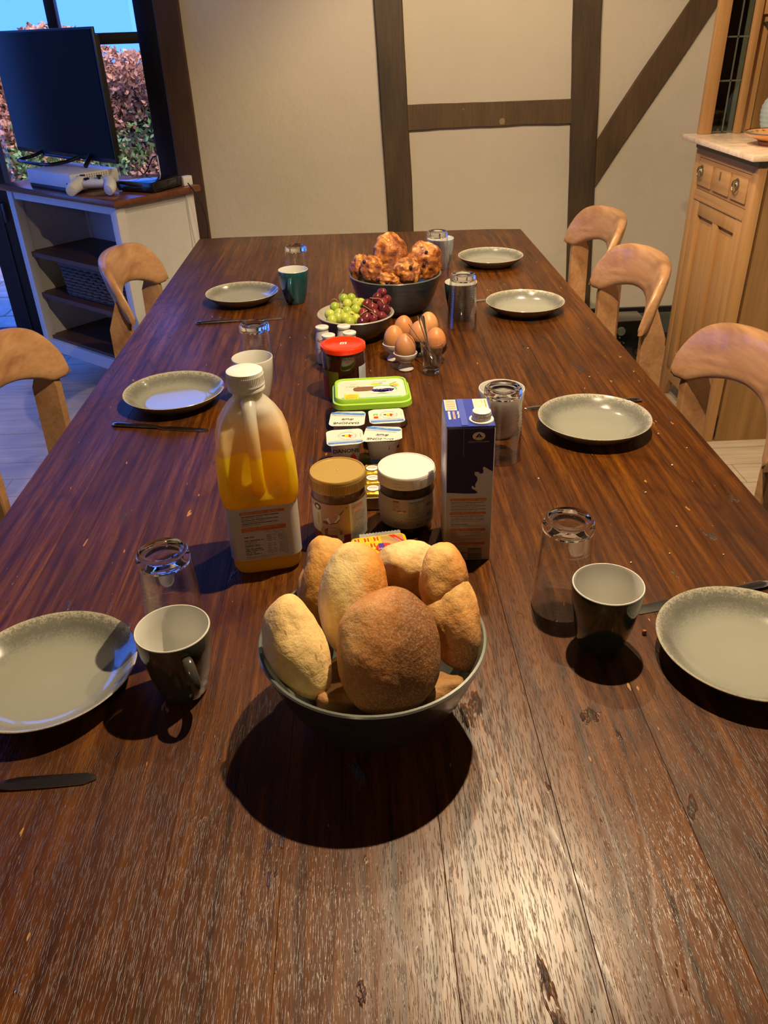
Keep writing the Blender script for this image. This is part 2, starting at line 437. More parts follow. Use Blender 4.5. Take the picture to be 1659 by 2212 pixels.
box('transom', (-1.45, YF, 1.508), (0.84, 0.06, 0.05), DARKFRAME, w1, None, 0.003)
box('muntin', (-1.44, YF, 1.955), (0.05, 0.05, 0.85), DARKFRAME, w1, None, 0.003)
box('bottom_rail', (-1.45, YF, 0.11), (0.84, 0.06, 0.12), DARKFRAME, w1, None, 0.003)
box('stile_bead', (-1.925, YF-0.045, 1.25), (0.012, 0.012, 2.4), DARKFRAME, w1)
for c, s in (((-1.245, YF+0.01, 1.955), (0.36, 0.005, 0.86)), ((-1.65, YF+0.01, 1.955), (0.38, 0.005, 0.86)),
             ((-1.45, YF+0.01, 0.825), (0.84, 0.005, 1.33)), ((-2.34, YF+0.01, 1.22), (0.67, 0.005, 2.34))):
    box('pane', c, s, PANE, w1)
HANDLE_DARK = plain('black_iron', (0.01, 0.01, 0.011), 0.35)
box('door_handle', (-1.90, YF-0.075, 0.72), (0.02, 0.05, 0.10), HANDLE_DARK, w1, None, 0.004)
w2 = bpy.data.objects.new('window_2', None); COL.objects.link(w2); w2['kind'] = 'structure'
boxes('window_frame', [((-2.81, y, 1.23), (0.08, 0.09, 2.06)) for y in (2.0, 3.05, 4.09)] +
      [((-2.81, 3.045, 2.24), (0.08, 2.13, 0.06)), ((-2.81, 3.045, 0.23), (0.08, 2.13, 0.06))], DARKFRAME, w2)
for y0, y1 in ((2.045, 3.005), (3.095, 4.045)):
    box('pane', (-2.80, (y0+y1)/2, 1.235), (0.005, y1-y0, 1.95), PANE, w2)

# floor of pale planks running left to right
FLOORM = wood('pale_floor_plank', (0.37, 0.30, 0.225), (0.56, 0.47, 0.365), 'X', 0.38, 60, 0.10, 0.12)
fl = S('floor', (-0.4, 1.05, -0.03), (4.9, 7.5, 0.05), plain('floor_screed', (0.10, 0.08, 0.06), 0.9))
rnd = random.Random(3)
pw = 0.145; y = 0.55
lens = (1.3, 1.6)
k = 0
while y < 4.48:
    x = -2.74 - rnd.random()*0.9
    while x < 1.96:
        L = rnd.choice(lens); x0 = max(x, -2.74); x1 = min(x+L, 1.96)
        if x1-x0 > 0.08:
            box('plank', ((x0+x1)/2, y+pw/2, -0.003+rnd.uniform(-0.0004, 0.0004)), (x1-x0-0.003, pw-0.003, 0.006), FLOORM, fl)
        x += L
    y += pw; k += 1

# ------------------------------------------------------------------ outside
STONE = plain('pale_paving_stone', (0.42, 0.42, 0.40), 0.85, var=0.25, scale=9, bmp=0.3)
tr = S('terrace', (-2.6, 9.0, -0.10), (14, 8.6, 0.08), plain('garden_soil', (0.12, 0.11, 0.09), 0.95))
tag(tr, kind='structure')
S('garden_ground', (-6.0, 1.4, -0.10), (6.0, 7.0, 0.08), plain('garden_soil', (0.12, 0.11, 0.09), 0.95))
rnd = random.Random(5)
yy = 4.78
while yy < 6.2:
    xx = -3.9 + rnd.random()*0.3
    while xx < -0.2:
        w = rnd.uniform(0.38, 0.62)
        box('paving_slab', (xx+w/2, yy+0.22, -0.045+rnd.uniform(-0.004, 0.004)), (w-0.015, 0.43, 0.04), STONE, tr, None, 0.006)
        xx += w
    yy += 0.445
def leafmat(name, a, b2):
    m, nt, b = newmat(name); n = noise(nt, mapping(nt, (1, 1, 1)), 7, 3)
    nt.links.new(ramp(nt, n, [(0.3, a), (0.7, b2)]), b.inputs['Base Color']); b.inputs['Roughness'].default_value = 0.6; return m
HM = [leafmat('russet_beech_leaf', (0.50, 0.20, 0.09), (0.78, 0.42, 0.20)), leafmat('brown_beech_leaf', (0.22, 0.09, 0.04), (0.50, 0.26, 0.13)),
      leafmat('green_leaf', (0.12, 0.24, 0.05), (0.30, 0.46, 0.12))]
hedge = thing('beech_hedge', 'russet and green beech hedge outside behind the window', 'hedge', (0, 0, 0))
def hedge_leaves(n, y0, depth, xr, ztop):
    r = np.random.default_rng(11)
    x = r.uniform(*xr, n); z = r.uniform(-0.05, 1.0, n)**0.9*ztop; z = z + 0.10*np.sin(x*5)*(z > ztop*0.85)
    y = y0 + r.uniform(0, depth, n) - 0.12*np.sin(x*3+z*4)
    s = r.uniform(0.009, 0.020, n)
    V = []; F = []; mi = []
    ax = r.normal(size=(n, 3)); ax[:, 1] *= 0.5; bx = r.normal(size=(n, 3))
    ax /= np.linalg.norm(ax, axis=1)[:, None]; bx -= ax*np.sum(ax*bx, 1)[:, None]; bx /= np.linalg.norm(bx, axis=1)[:, None]
    c = np.stack([x, y, z], 1); sl = s[:, None]
    q = np.stack([c-ax*sl*1.5, c-bx*sl*0.8+ax*sl*0.1, c+ax*sl*1.5, c+bx*sl*0.8+ax*sl*0.1], 1).reshape(-1, 3)
    me = bpy.data.meshes.new('hedge_leaves'); me.vertices.add(4*n); me.vertices.foreach_set('co', q.ravel())
    me.loops.add(4*n); me.loops.foreach_set('vertex_index', np.arange(4*n, dtype=np.int32))
    me.polygons.add(n); me.polygons.foreach_set('loop_start', np.arange(0, 4*n, 4, dtype=np.int32))
    me.polygons.foreach_set('loop_total', np.full(n, 4, dtype=np.int32))
    g = np.array([mnoise.noise((a*1.6, 3.0, b*2.2)) for a, b in zip(x, z)])
    m = np.where(r.random(n) < np.clip((g-0.02)*3.2, 0.03, 0.8)*(z < 1.15), 2, np.where(r.random(n) < 0.5, 0, 1)).astype(np.int32)
    me.polygons.foreach_set('material_index', m); me.update(calc_edges=True)
    for q2 in HM: me.materials.append(q2)
    o = bpy.data.objects.new('leaves', me); COL.objects.link(o); o.parent = hedge; o['kind'] = 'stuff'; return o
hedge_leaves(75000, 6.7, 0.35, (-6.5, -0.3), 1.52)
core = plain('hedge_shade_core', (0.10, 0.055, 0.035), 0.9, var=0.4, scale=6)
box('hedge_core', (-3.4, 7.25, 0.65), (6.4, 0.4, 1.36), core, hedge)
rnd = random.Random(8)
for i in range(26):
    x = -4.6+i*0.16; pts = [(x+rnd.uniform(-.05, .05), 6.92, -0.06)]
    for k in range(5): pts.append((pts[-1][0]+rnd.uniform(-.08, .08), 6.88+rnd.uniform(-.1, .1), 0.28*(k+1)))
    tube('branch', pts, 0.006, core, hedge, 5)

# ================================================================== DINING TABLE
T = 0.76
TM = table_mat()
tb = thing('dining_table', 'long dark oak dining table with worn plank top in the middle of the room', 'table', (0, 1.8, 0))
def on_table(o): o.location = o.location - Vector((0, 1.8, 0)); return o
seams = [-0.674, -0.545, -0.40, -0.232, -0.108, 0.062, 0.195, 0.335, 0.455, 0.585, 0.706]
def far(x): return 3.556 - 0.0325*x
rnd = random.Random(4)
for i in range(len(seams)-1):
    a, b = seams[i]+0.00012, seams[i+1]-0.00012
    e = 0.0004; zt = T + rnd.uniform(-0.0002, 0.0001); n = 1
    bm = bmesh.new(); y0 = 0.06; y1 = 1.8
    sec = lambda y, yy2: [(a, yy2, T-0.035), (a, yy2, zt-e), (a+e, yy2, zt), (b-e, yy2, zt), (b, yy2, zt-e), (b, yy2, T-0.035)]
    ra = [bm.verts.new((p[0], y0, p[2])) for p in sec(0, y0)]
    rb = [bm.verts.new((p[0], far(p[0]) - (0.018 if (p[0] > 0.70 or p[0] < -0.67) else 0), p[2])) for p in sec(0, 0)]
    for k in range(6):
        l = (k+1) % 6; bm.faces.new((ra[k], ra[l], rb[l], rb[k]))
    bm.faces.new(ra); bm.faces.new(rb[::-1])
    on_table(finish(bm, 'plank', TM, tb))
TDARK = wood('dark_oak_table_frame', (0.018, 0.007, 0.003), (0.05, 0.019, 0.008), 'Y', 0.4)
on_table(boxes('apron', [((-0.60, 1.83, 0.665), (0.03, 3.26, 0.11)), ((0.62, 1.83, 0.665), (0.03, 3.26, 0.11)),
                ((0.01, 0.2, 0.665), (1.25, 0.03, 0.11)), ((0.01, 3.46, 0.665), (1.25, 0.03, 0.11))], TDARK, tb, 0.003))
for x in (-0.56, 0.58):
    for yy in (0.25, 3.46):
        on_table(box('leg', (x, yy, 0.362), (0.10, 0.10, 0.724), TDARK, tb, None, 0.008))
crumbm = plain('pale_crumb', (0.70, 0.58, 0.38), 0.8)
rnd = random.Random(21); bm = bmesh.new()
for (x, yy) in [(0.515, 1.26), (0.53, 1.14), (0.60, 1.36), (0.49, 1.06), (0.62, 1.50), (0.655, 1.43), (0.37, 1.12), (0.42, 1.04), (0.56, 1.83), (0.3, 1.71), (0.45, 2.05), (0.33, 1.33), (0.575, 1.05)]:
    add_box(bm, (x, yy, T+0.0012), (rnd.uniform(.002, .0045), rnd.uniform(.002, .004), 0.002), Matrix.Rotation(rnd.random()*3, 3, 'Z'), 0.0006)
cr = finish(bm, 'bread_crumbs', crumbm); tag(cr, 'tiny pale bread crumbs scattered on the right half of the table', 'crumbs', kind='stuff')
box('crumb', (0.385, 0.865, T+0.004), (0.006, 0.005, 0.008), plain('brown_crumb', (0.30, 0.10, 0.03), 0.8), None, None, 0.002)
tag(bpy.data.objects['crumb'], 'small reddish brown crumb right beside the dark green mug', 'crumb')

# ================================================================== CHAIRS
def chair_mat():
    m, nt, b = newmat('honey_pine_chair'); v = mapping(nt, (1, 0.25, 1))
    g = noise(nt, v, 7, 3, 0.6, 1.5); f = noise(nt, mapping(nt, (1, 0.05, 1)), 110, 3)
    c = ramp(nt, g, [(0.25, (0.29, 0.135, 0.058)), (0.5, (0.46, 0.245, 0.112)), (0.75, (0.56, 0.32, 0.155))])
    c = mixc(nt, 0.35, c, ramp(nt, f, [(0.35, (0.6, 0.55, 0.5)), (0.6, (1, 1, 1))]), 'MULTIPLY')
    kn = noise(nt, mapping(nt, (1, 1, 1)), 12, 1, 0.5)
    c = mixc(nt, ramp(nt, kn, [(0.74, (0, 0, 0)), (0.80, (0.7, 0.7, 0.7))]), c, (0.12, 0.05, 0.02))
    nt.links.new(c, b.inputs['Base Color']); b.inputs['Roughness'].default_value = 0.34
    b.inputs['Coat Weight'].default_value = 0.25; bump(nt, b, f, 0.12, 0.001); return m
CHM = chair_mat()
def make_chair(label):
    """local +X points away from the table, +Y along the back's width, origin under the back"""
    t = thing('dining_chair', label, 'chair', group='rounded pine chairs round the table')
    W = 0.275
    rings = []
    ns = 44
    for i in range(ns+1):
        s = -1 + 2*i/ns; s = math.sin(s*PI/2)
        a = abs(s)
        zt = 0.735 + 0.158*(max(0, 1-a**7.5))**0.42 - 0.022*a*a
        zb = 0.716 + (0.060*(1-(a/0.78)**2)**0.8 if a < 0.78 else 0)
        if a > 0.95: zb = 0.716 + (a-0.95)*0.4
        zc = (zt+zb)/2; h = max((zt-zb)/2, 0.004)
        th = 0.0200*(1-0.40*a**3) + 0.002
        if a > 0.985: th *= 0.55
        xc = 0.080*(1-a**2.0)
        ring = []
        for k in range(20):
            q = 2*PI*k/20; cx, sx = math.cos(q), math.sin(q)
            px = abs(cx)**0.62*math.copysign(1, cx)*th; pz = abs(sx)**0.5*math.copysign(1, sx)*h
            z = zc+pz; ring.append((xc + px + (z-0.72)*0.26, s*W, z))
        rings.append(ring)
    loft('backrest', rings, CHM, t, angle=1.2)
    for sy in (-1, 1):
        rr = []
        for z, x0, x1, yo in ((0.0, 0.07, 0.125, 0), (0.45, 0.022, 0.095, 0), (0.70, 0.018, 0.088, 0), (0.79, 0.036, 0.052, 0)):
            yc = sy*(0.236); hy = 0.0145
            rr.append([(x0, yc-hy, z), (x0+.004, yc-hy-.002, z), (x1, yc-hy, z), (x1, yc+hy, z), (x0+.004, yc+hy+.002, z), (x0, yc+hy, z)])
        loft('leg', rr, CHM, t, angle=0.3)
    for sy in (-1, 1):
        rr = []
        for z, x, r in ((0.0, -0.42, 0.026), (0.43, -0.40, 0.034)):
            rr.append(rrect(r, r, 0.012, 3, x, sy*0.205, z))
        loft('leg', rr, CHM, t, angle=0.5)
    seat = [rrect(0.235, 0.245, 0.10, 6, -0.21, 0, z) for z in (0.432, 0.445)] + [rrect(0.229, 0.239, 0.10, 6, -0.21, 0, 0.460)]
    loft('seat', seat, CHM, t, angle=0.5)
    boxes('seat_rail', [((-0.20, -0.205, 0.405), (0.36, 0.022, 0.05)), ((-0.20, 0.205, 0.405), (0.36, 0.022, 0.05)), ((-0.40, 0, 0.405), (0.022, 0.34, 0.05)), ((0.02, 0, 0.405), (0.022, 0.38, 0.05))], CHM, t)
    return t
chairs = [(0.815, 2.497, 0.0, 'pine chair on the right side of the table, middle of the three'),
          (0.806, 1.66, 0.0, 'pine chair nearest the camera on the right, in front of the wooden cupboard'),
          (0.880, 3.15, 0.0, 'farthest pine chair on the right side, in front of the timber wall post'),
          (-0.815, 1.85, PI, 'pine chair nearest the camera on the left side of the table'),
          (-0.725, 2.80, PI, 'pine chair on the left in front of the white television cabinet')]
proto = None
for x, yy, rz, lb in chairs:
    if proto is None: c = proto = make_chair(lb)
    else: c = copy_tree(proto); c['label'] = lb
    c.location = (x, yy, 0); c.rotation_euler = (0, 0, rz)

# ================================================================== TELEVISION CORNER
WHITEP = plain('grey_white_paint', (0.62, 0.60, 0.56), 0.5, var=0.03)
REDWOOD = wood('reddish_brown_top', (0.11, 0.035, 0.018), (0.20, 0.075, 0.035), 'X', 0.22, 80, 0.08, 0.1)
SHELFW = wood('brown_shelf_board', (0.06, 0.024, 0.012), (0.11, 0.045, 0.022), 'X', 0.5)
UV = Vector((0.76, -0.65, 0)).normalized()      # along the cabinet's front, left to right
AX = math.atan2(UV.y, UV.x)
cab = thing('television_cabinet', 'white cabinet with reddish brown top under the television by the window', 'cabinet', (-1.3265, 3.7565, 0), AX)
# local frame: x along the front (0..), y into depth; origin at middle of the front edge at floor
CW, CD, CH = 0.91, 0.46, 0.94
box('top', (0, CD/2, CH-0.0125), (CW, CD, 0.025), REDWOOD, cab, None, 0.004)
for sx in (-1, 1):
    for yy in (0.045, CD-0.045):
        box('leg', (sx*(CW/2-0.05), yy, (CH-0.025)/2), (0.045, 0.045, CH-0.025), WHITEP, cab, None, 0.003)
    box('side_panel', (sx*(CW/2-0.045), CD/2, 0.53), (0.016, CD-0.13, 0.76), WHITEP, cab)
box('back_panel', (0, CD-0.05, 0.53), (CW-0.14, 0.012, 0.76), WHITEP, cab)
box('top_rail', (0, 0.04, 0.895), (CW-0.14, 0.02, 0.035), WHITEP, cab)
box('bottom_rail', (0, 0.04, 0.165), (CW-0.14, 0.02, 0.06), WHITEP, cab)
for z in (0.20, 0.42, 0.62):
    box('shelf', (0, CD/2-0.008, z), (CW-0.112, CD-0.11, 0.022), SHELFW, cab)
# wicker basket on the middle shelf
wick = plain('dark_wicker', (0.085, 0.055, 0.038), 0.7, var=0.3, scale=60)
bk = thing('wicker_basket', 'dark woven wicker basket on the middle shelf of the television cabinet', 'basket', (-1.3265, 3.7565, 0), AX)
zb0, zb1 = 0.433, 0.585
box('basket_base', (0.06, 0.24, zb0+0.006), (0.56, 0.28, 0.012), wick, bk)
nst = 0
for lv in range(9):
    z = zb0+0.018+lv*0.0165; w = 0.29+0.01*lv/8; d = 0.145+0.008*lv/8
    pts = []
    per = rrect(w, d, 0.04, 5, 0.06, 0.24, z); dense = []
    for i in range(len(per)):
        a = Vector(per[i]); b = Vector(per[(i+1) % len(per)]); m = max(1, int((b-a).length/0.014))
        dense += [a.lerp(b, k/m) for k in range(m)]
    for i, p in enumerate(dense):
        c = Vector((0.06, 0.24, z)); dd = (p-c); dd.z = 0; dd.normalize()
        pts.append(p + dd*0.005*(1 if (i//2+lv) % 2 else -1))
    tube('woven_strand', pts, 0.0075, wick, bk, 6, closed=True)
tube('basket_rim', rrect(0.305, 0.155, 0.04, 5, 0.06, 0.24, zb1+0.005), 0.011, wick, bk, 8, closed=True)
def cabpt(x, y, z): return Vector((-1.3265, 3.7565, 0)) + UV*x + Vector((-UV.y, UV.x, 0))*y + Vector((0, 0, z))
# game console with a black base
WPL = plain('white_plastic', (0.74, 0.74, 0.74), 0.35, var=0.02); BPL = plain('black_plastic', (0.008, 0.008, 0.009), 0.4, var=0.1)
p = cabpt(-0.05, 0.155, CH)
gc = thing('game_console', 'white game console lying flat under the television stand', 'game console', p, AX-0.03)
box('base', (0, 0, 0.009), (0.35, 0.235, 0.018), BPL, gc, None, 0.003)
box('case', (0, 0, 0.0465), (0.36, 0.24, 0.057), WPL, gc, None, 0.004)
bm = bmesh.new()
for i in range(13):
    for k in range(6): add_box(bm, (0.181, -0.085+0.012*i, 0.028+0.0075*k), (0.003, 0.004, 0.004))
finish(bm, 'vent_holes', plain('grey_vent', (0.30, 0.30, 0.30), 0.6), gc)['kind'] = 'stuff'
box('power_button', (0.148, -0.1205, 0.035), (0.006, 0.002, 0.012), BPL, gc)
# television
TVD = Vector((-1.66+1.03+0.02, 4.46-3.84-0.02, 0)).normalized()
tvm = cabpt(-0.04, 0.20, 0)
tv = thing('television', 'large black flat television on a tube stand in front of the window', 'television', (-1.36, 4.135, CH+0.075), math.atan2(-0.66, 0.66))
SCR = plain('black_screen_glass', (0.006, 0.008, 0.012), 0.2, spec=0.12, var=0.0)
box('housing', (0, 0.028, 0.280), (0.88, 0.035, 0.46), BPL, tv, None, 0.008)
box('bezel', (0, 0.006, 0.280), (0.935, 0.014, 0.515), BPL, tv, None, 0.003)
box('screen', (0, -0.002, 0.285), (0.915, 0.004, 0.488), SCR, tv)
METAL = plain('brushed_steel', (0.42, 0.43, 0.45), 0.25, metal=1.0, var=0.04)
CHR = plain('black_chrome_tube', (0.06, 0.07, 0.09), 0.18, metal=0.9, var=0.02)
st = [(-0.20, 0.02, 0.04), (-0.22, -0.05, 0.016), (-0.20, -0.13, 0.008), (0.06, -0.13, 0.008), (0.12, -0.05, 0.016), (0.16, 0.02, 0.04)]
tube('stand_loop', [(x, y, z) for x, y, z in spline(st, 4)], 0.008, CHR, tv, 8)
tube('stand_bar', [(-0.20, 0.0, 0.020), (0.14, 0.0, 0.020)], 0.007, CHR, tv, 8)
tube('stand_leg', [(0.24, 0.02, 0.06), (0.29, -0.055, 0.008)], 0.010, BPL, tv, 8)
PR = Print(flat_map(Matrix.Translation((0.0, -0.0012, 0.031)) @ Matrix.Rotation(PI/2, 4, 'X')))
PR.text('w', 'LG', 0.013, 0, 0); PR.build(tv, {'w': METAL})
# controller
cp = cabpt(0.225, 0.085, CH+0.009)
ct = thing('game_controller', 'white game controller lying on the cabinet top beside the console', 'controller', cp, AX+0.60)
cc = []
for i in range(17):
    u = -1+2*i/16; a = abs(u); hy = 0.030*math.sqrt(max(0.02, 1-a**4)); hz = 0.016*math.sqrt(max(0.03, 1-a**4))
    cc.append([(u*0.062, 0.002+hy*math.cos(2*PI*k/16), 0.026 + hz*math.sin(2*PI*k/16)) for k in range(16)])
loft('body', cc, WPL, ct, angle=1.2)
for sx in (-1, 1):
    pts = spline([(sx*0.036, 0.004, 0.027), (sx*0.052, -0.008, 0.026), (sx*0.062, -0.030, 0.020), (sx*0.066, -0.052, 0.014), (sx*0.064, -0.064, 0.011)], 4); m = len(pts)
    tube('grip', pts, 0.02, WPL, ct, 16, radii=[0.010+0.011*math.sin(min(1, (0.35+q/(m-1)*0.55))*PI)**0.7 if q < m-1 else 0.005 for q in range(m)])
for (x, y, r, h) in ((-0.042, 0.004, 0.009, 0.014), (0.022, -0.012, 0.009, 0.014)):
    lathe('thumb_stick', [(0, 0.034), (0.005, 0.034), (0.005, 0.044), (r, 0.046), (r, 0.050), (0, 0.0495)], BPL, ct, 16, loc=(x, y, 0))
boxes('dpad', [((-0.022, -0.014, 0.040), (0.018, 0.006, 0.006)), ((-0.022, -0.014, 0.040), (0.006, 0.018, 0.006))], BPL, ct)
for (x, y) in ((0.042, 0.012), (0.042, -0.004), (0.034, 0.004), (0.050, 0.004)): lathe('button', [(0, 0.043), (0.004, 0.043), (0.004, 0.038)], BPL, ct, 12, loc=(x, y, 0))
for sx in (-1, 1): box('bumper', (sx*0.042, 0.024, 0.030), (0.048, 0.014, 0.012), plain('grey_plastic', (0.45, 0.45, 0.46), 0.3), ct, None, 0.004)
ct.scale = (1.25, 1.25, 1.35)
# set-top box, white power block and antenna
sp = cabpt(0.335, 0.285, CH)
sb = thing('set_top_box', 'flat black set-top box at the right end of the cabinet top', 'media box', sp, AX+0.22)
box('case', (0, 0, 0.024), (0.20, 0.20, 0.040), plain('glossy_black', (0.008, 0.009, 0.012), 0.13, coat=0.4, var=0), sb, None, 0.006)
box('status_light', (-0.07, -0.1005, 0.02), (0.006, 0.002, 0.004), METAL, sb)
for x in (-0.08, 0.08):
    for y in (-0.08, 0.08): box('foot', (x, y, 0.002), (0.015, 0.015, 0.004), BPL, sb)
pb = cabpt(0.41, 0.42, CH)
wb_ = box('power_adapter', (0, 0, 0.02), (0.03, 0.05, 0.04), WPL, None, None, 0.004); wb_.location = pb; wb_.rotation_euler = (0, 0, AX)
tag(wb_, 'small white power adapter behind the set-top box', 'adapter')
ca = cabpt(0.26, 0.40, CH)
ant = thing('indoor_antenna', 'thin white rod aerial standing on the cabinet in front of the window', 'antenna', ca)
lathe('base', [(0, 0), (0.014, 0), (0.014, 0.008), (0.003, 0.014), (0, 0.014)], WPL, ant, 20)
tube('rod', [(0, 0, 0.01), (0.0, 0, 0.115)], 0.0028, WPL, ant, 8)
CABLE = plain('dark_cable', (0.012, 0.012, 0.014), 0.4)
def cable(pts, label, r=0.0028): return tag(tube('cable', spline(pts, 6), r, CABLE, None, 6), label, 'cable')
cable([cabpt(0.12, 0.33, 1.07), cabpt(0.18, 0.36, 0.985), cabpt(0.235, 0.405, 0.948), cabpt(0.32, 0.42, 0.945)], 'dark cable drooping from the television to the cabinet top')
cable([cabpt(0.10, 0.385, 0.95), cabpt(0.19, 0.375, 0.985), cabpt(0.24, 0.385, 1.045), cabpt(0.256, 0.398, 1.055)], 'dark lead rising from the cabinet top to the aerial tip')
cable([cabpt(0.445, 0.40, 0.955), cabpt(0.50, 0.40, 0.90), cabpt(0.525, 0.41, 0.80), cabpt(0.50, 0.42, 0.68), cabpt(0.525, 0.42, 0.5)], 'dark cable hanging down beside the cabinet in front of the corner post')

# ================================================================== PINE CUPBOARD WITH HUTCH (right)
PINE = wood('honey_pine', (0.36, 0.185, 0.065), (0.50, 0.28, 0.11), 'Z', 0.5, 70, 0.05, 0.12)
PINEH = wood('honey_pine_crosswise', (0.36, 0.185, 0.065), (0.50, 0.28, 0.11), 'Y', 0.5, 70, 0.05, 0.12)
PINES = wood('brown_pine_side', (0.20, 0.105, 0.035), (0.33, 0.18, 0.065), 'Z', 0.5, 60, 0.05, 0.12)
def marble():
    m, nt, b = newmat('veined_beige_marble'); n = noise(nt, mapping(nt, (1, 1, 1)), 9, 6, 0.65, 2.0); q = noise(nt, mapping(nt, (1, 1, 1)), 26, 4, 0.6, 3.0)
    c = ramp(nt, n, [(0.35, (0.62, 0.44, 0.30)), (0.6, (0.80, 0.64, 0.48))])
    c = mixc(nt, ramp(nt, q, [(0.485, (0, 0, 0)), (0.5, (0.7, 0.7, 0.7)), (0.515, (0, 0, 0))]), c, (0.86, 0.74, 0.60))
    nt.links.new(c, b.inputs['Base Color']); b.inputs['Roughness'].default_value = 0.25; return m
MARB = marble()
BRASS = plain('antique_brass', (0.45, 0.40, 0.26), 0.28, metal=1.0, var=0.2)
DK = plain('dark_stained_strip', (0.035, 0.026, 0.018), 0.4)
X0, Y0, Y1 = 1.41, 2.93, 3.50
cu = thing('pine_cupboard', 'tall honey pine cupboard with marble slab and glazed hutch at the right wall', 'cupboard', (X0, Y0, 0))
def cl(x, y, z): return (x, y, z)
D_, W_ = 0.52, Y1-Y0
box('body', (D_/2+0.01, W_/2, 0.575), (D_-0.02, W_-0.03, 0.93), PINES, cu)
box('corner_post', (0.0175, 0.022, 0.53), (0.035, 0.044, 1.06), PINE, cu, None, 0.003)
box('corner_post', (0.0175, W_-0.022, 0.53), (0.035, 0.044, 1.06), PINE, cu, None, 0.003)
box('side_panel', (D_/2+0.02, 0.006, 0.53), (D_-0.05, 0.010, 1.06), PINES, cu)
bm = bmesh.new()
vs = [(0.044, 0.0), (0.05, 0.0), (0.09, 0.085), (W_-0.09, 0.085), (W_-0.05, 0.0), (W_-0.044, 0.0), (W_-0.044, 0.15), (0.044, 0.15)]
finish(bm, 'tmp', None).name = 'tmp'; bpy.data.objects.remove(bpy.data.objects['tmp'])
MY = Matrix(((0, 0, 1, 0), (1, 0, 0, 0), (0, 1, 0, 0), (0, 0, 0, 1)))
prism_xy('bracket_apron', vs, 0.006, 0.03, PINEH, cu, 0, MY)
box('rail', (0.014, W_/2, 0.895), (0.026, W_-0.088, 0.03), PINEH, cu)
box('rail', (0.014, W_/2, 1.045), (0.026, W_-0.088, 0.03), PINEH, cu)
# drawer in three sunk fields, two ring pulls
dw = box('drawer', (0.016, W_/2, 0.970), (0.024, W_-0.10, 0.116), PINEH, cu, None, 0.002)
for a, b2 in ((0.055, 0.185), (0.205, 0.355), (0.375, W_-0.058)):
    box('drawer_field', (0.001, (a+b2)/2, 0.972), (0.010, b2-a, 0.088), PINEH, dw, None, 0.003)
for yy in (0.135, 0.475):
    h = lathe('ring_pull', [(0, 0), (0.021, 0), (0.021, 0.002), (0.008, 0.006), (0.006, 0.012), (0, 0.013)], BRASS, dw, 24)
    h.rotation_euler = (0, -PI/2, 0); h.location = (-0.003, yy, 0.985)
    r = tube('ring', [(-0.013, yy+0.021*math.sin(a), 0.978-0.021*math.cos(a)) for a in [2*PI*k/20 for k in range(20)]], 0.0026, BRASS, dw, 8, closed=True)
box('keyhole_plate', (-0.005, 0.29, 0.990), (0.002, 0.012, 0.030), BRASS, dw, None, 0.0008)
# door with two sunk panels
dr = boxes('door', [((0.014, 0.075, 0.51), (0.024, 0.06, 0.74)), ((0.014, W_-0.075, 0.51), (0.024, 0.06, 0.74)), ((0.015, W_/2, 0.517), (0.020, 0.05, 0.598)),
                    ((0.0145, W_/2, 0.8475), (0.022, W_-0.212, 0.063)), ((0.0145, W_/2, 0.18), (0.022, W_-0.212, 0.078))], PINE, cu, 0.001)
for yc in (0.1825, W_-0.1825):
    box('door_panel', (0.022, yc, 0.51), (0.008, 0.155, 0.62), PINE, dr, None, 0.003)
box('door_moulding', (0.004, W_/2, 0.876), (0.012, W_-0.10, 0.008), PINEH, cu)
box('dark_strip', (D_/2, W_/2, 1.072), (D_+0.005, W_+0.006, 0.026), DK, cu)
box('marble_top', (D_/2-0.02, W_/2+0.005, 1.0945), (D_+0.055, W_+0.10, 0.021), MARB, cu, None, 0.004)
# hutch: glazed end panel, back boards and shelf over an open niche
HZ = 1.105
hy = W_+0.02
hut = []
box('hutch_stile', (0.027, hy, HZ+0.46), (0.050, 0.028, 0.92), PINE, cu, None, 0.003)
box('hutch_stile', (0.158, hy-0.004, HZ+0.46), (0.026, 0.036, 0.92), PINE, cu, None, 0.003)
box('hutch_rail', (0.10, hy, HZ+0.90), (0.10, 0.026, 0.04), PINE, cu)
LG = glass_sheet('leaded_glass', (0.42, 0.47, 0.42), 1.0, 0.05)
LEAD = plain('lead_came', (0.16, 0.17, 0.14), 0.5, metal=0.5)
for i, (za, zb2) in enumerate(((0, 0.19), (0.19, 0.34), (0.34, 0.60), (0.60, 0.88))):
    for xa, xb in ((0.052, 0.100), (0.100, 0.145)):
        box('pane', ((xa+xb)/2, hy+0.002, HZ+(za+zb2)/2), (xb-xa-0.004, 0.003, zb2-za-0.004), LG, cu)
boxes('leading', [((0.100, hy+0.002, HZ+0.44), (0.005, 0.006, 0.88))] + [((0.098, hy+0.002, HZ+z), (0.094, 0.006, 0.006)) for z in (0.006, 0.19, 0.34, 0.60)], LEAD, cu)
box('hutch_back_lining', (0.108, hy+0.078, HZ+0.46), (0.09, 0.01, 0.9), DK, cu)
for k, (xa, xb) in enumerate(((0.172, 0.212), (0.216, 0.30), (0.304, 0.40), (0.404, 0.50))):
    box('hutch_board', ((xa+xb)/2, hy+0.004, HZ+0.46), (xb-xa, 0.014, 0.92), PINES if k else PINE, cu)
box('hutch_head_rail', (0.335, hy-0.004, HZ+0.435), (0.33, 0.020, 0.05), PINE, cu, None, 0.003)
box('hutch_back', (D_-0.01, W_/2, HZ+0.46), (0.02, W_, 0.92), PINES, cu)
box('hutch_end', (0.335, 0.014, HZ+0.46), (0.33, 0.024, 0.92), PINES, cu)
box('hutch_top', (D_/2, W_/2, HZ+0.935), (D_+0.02, W_+0.05, 0.03), PINE, cu, None, 0.004)
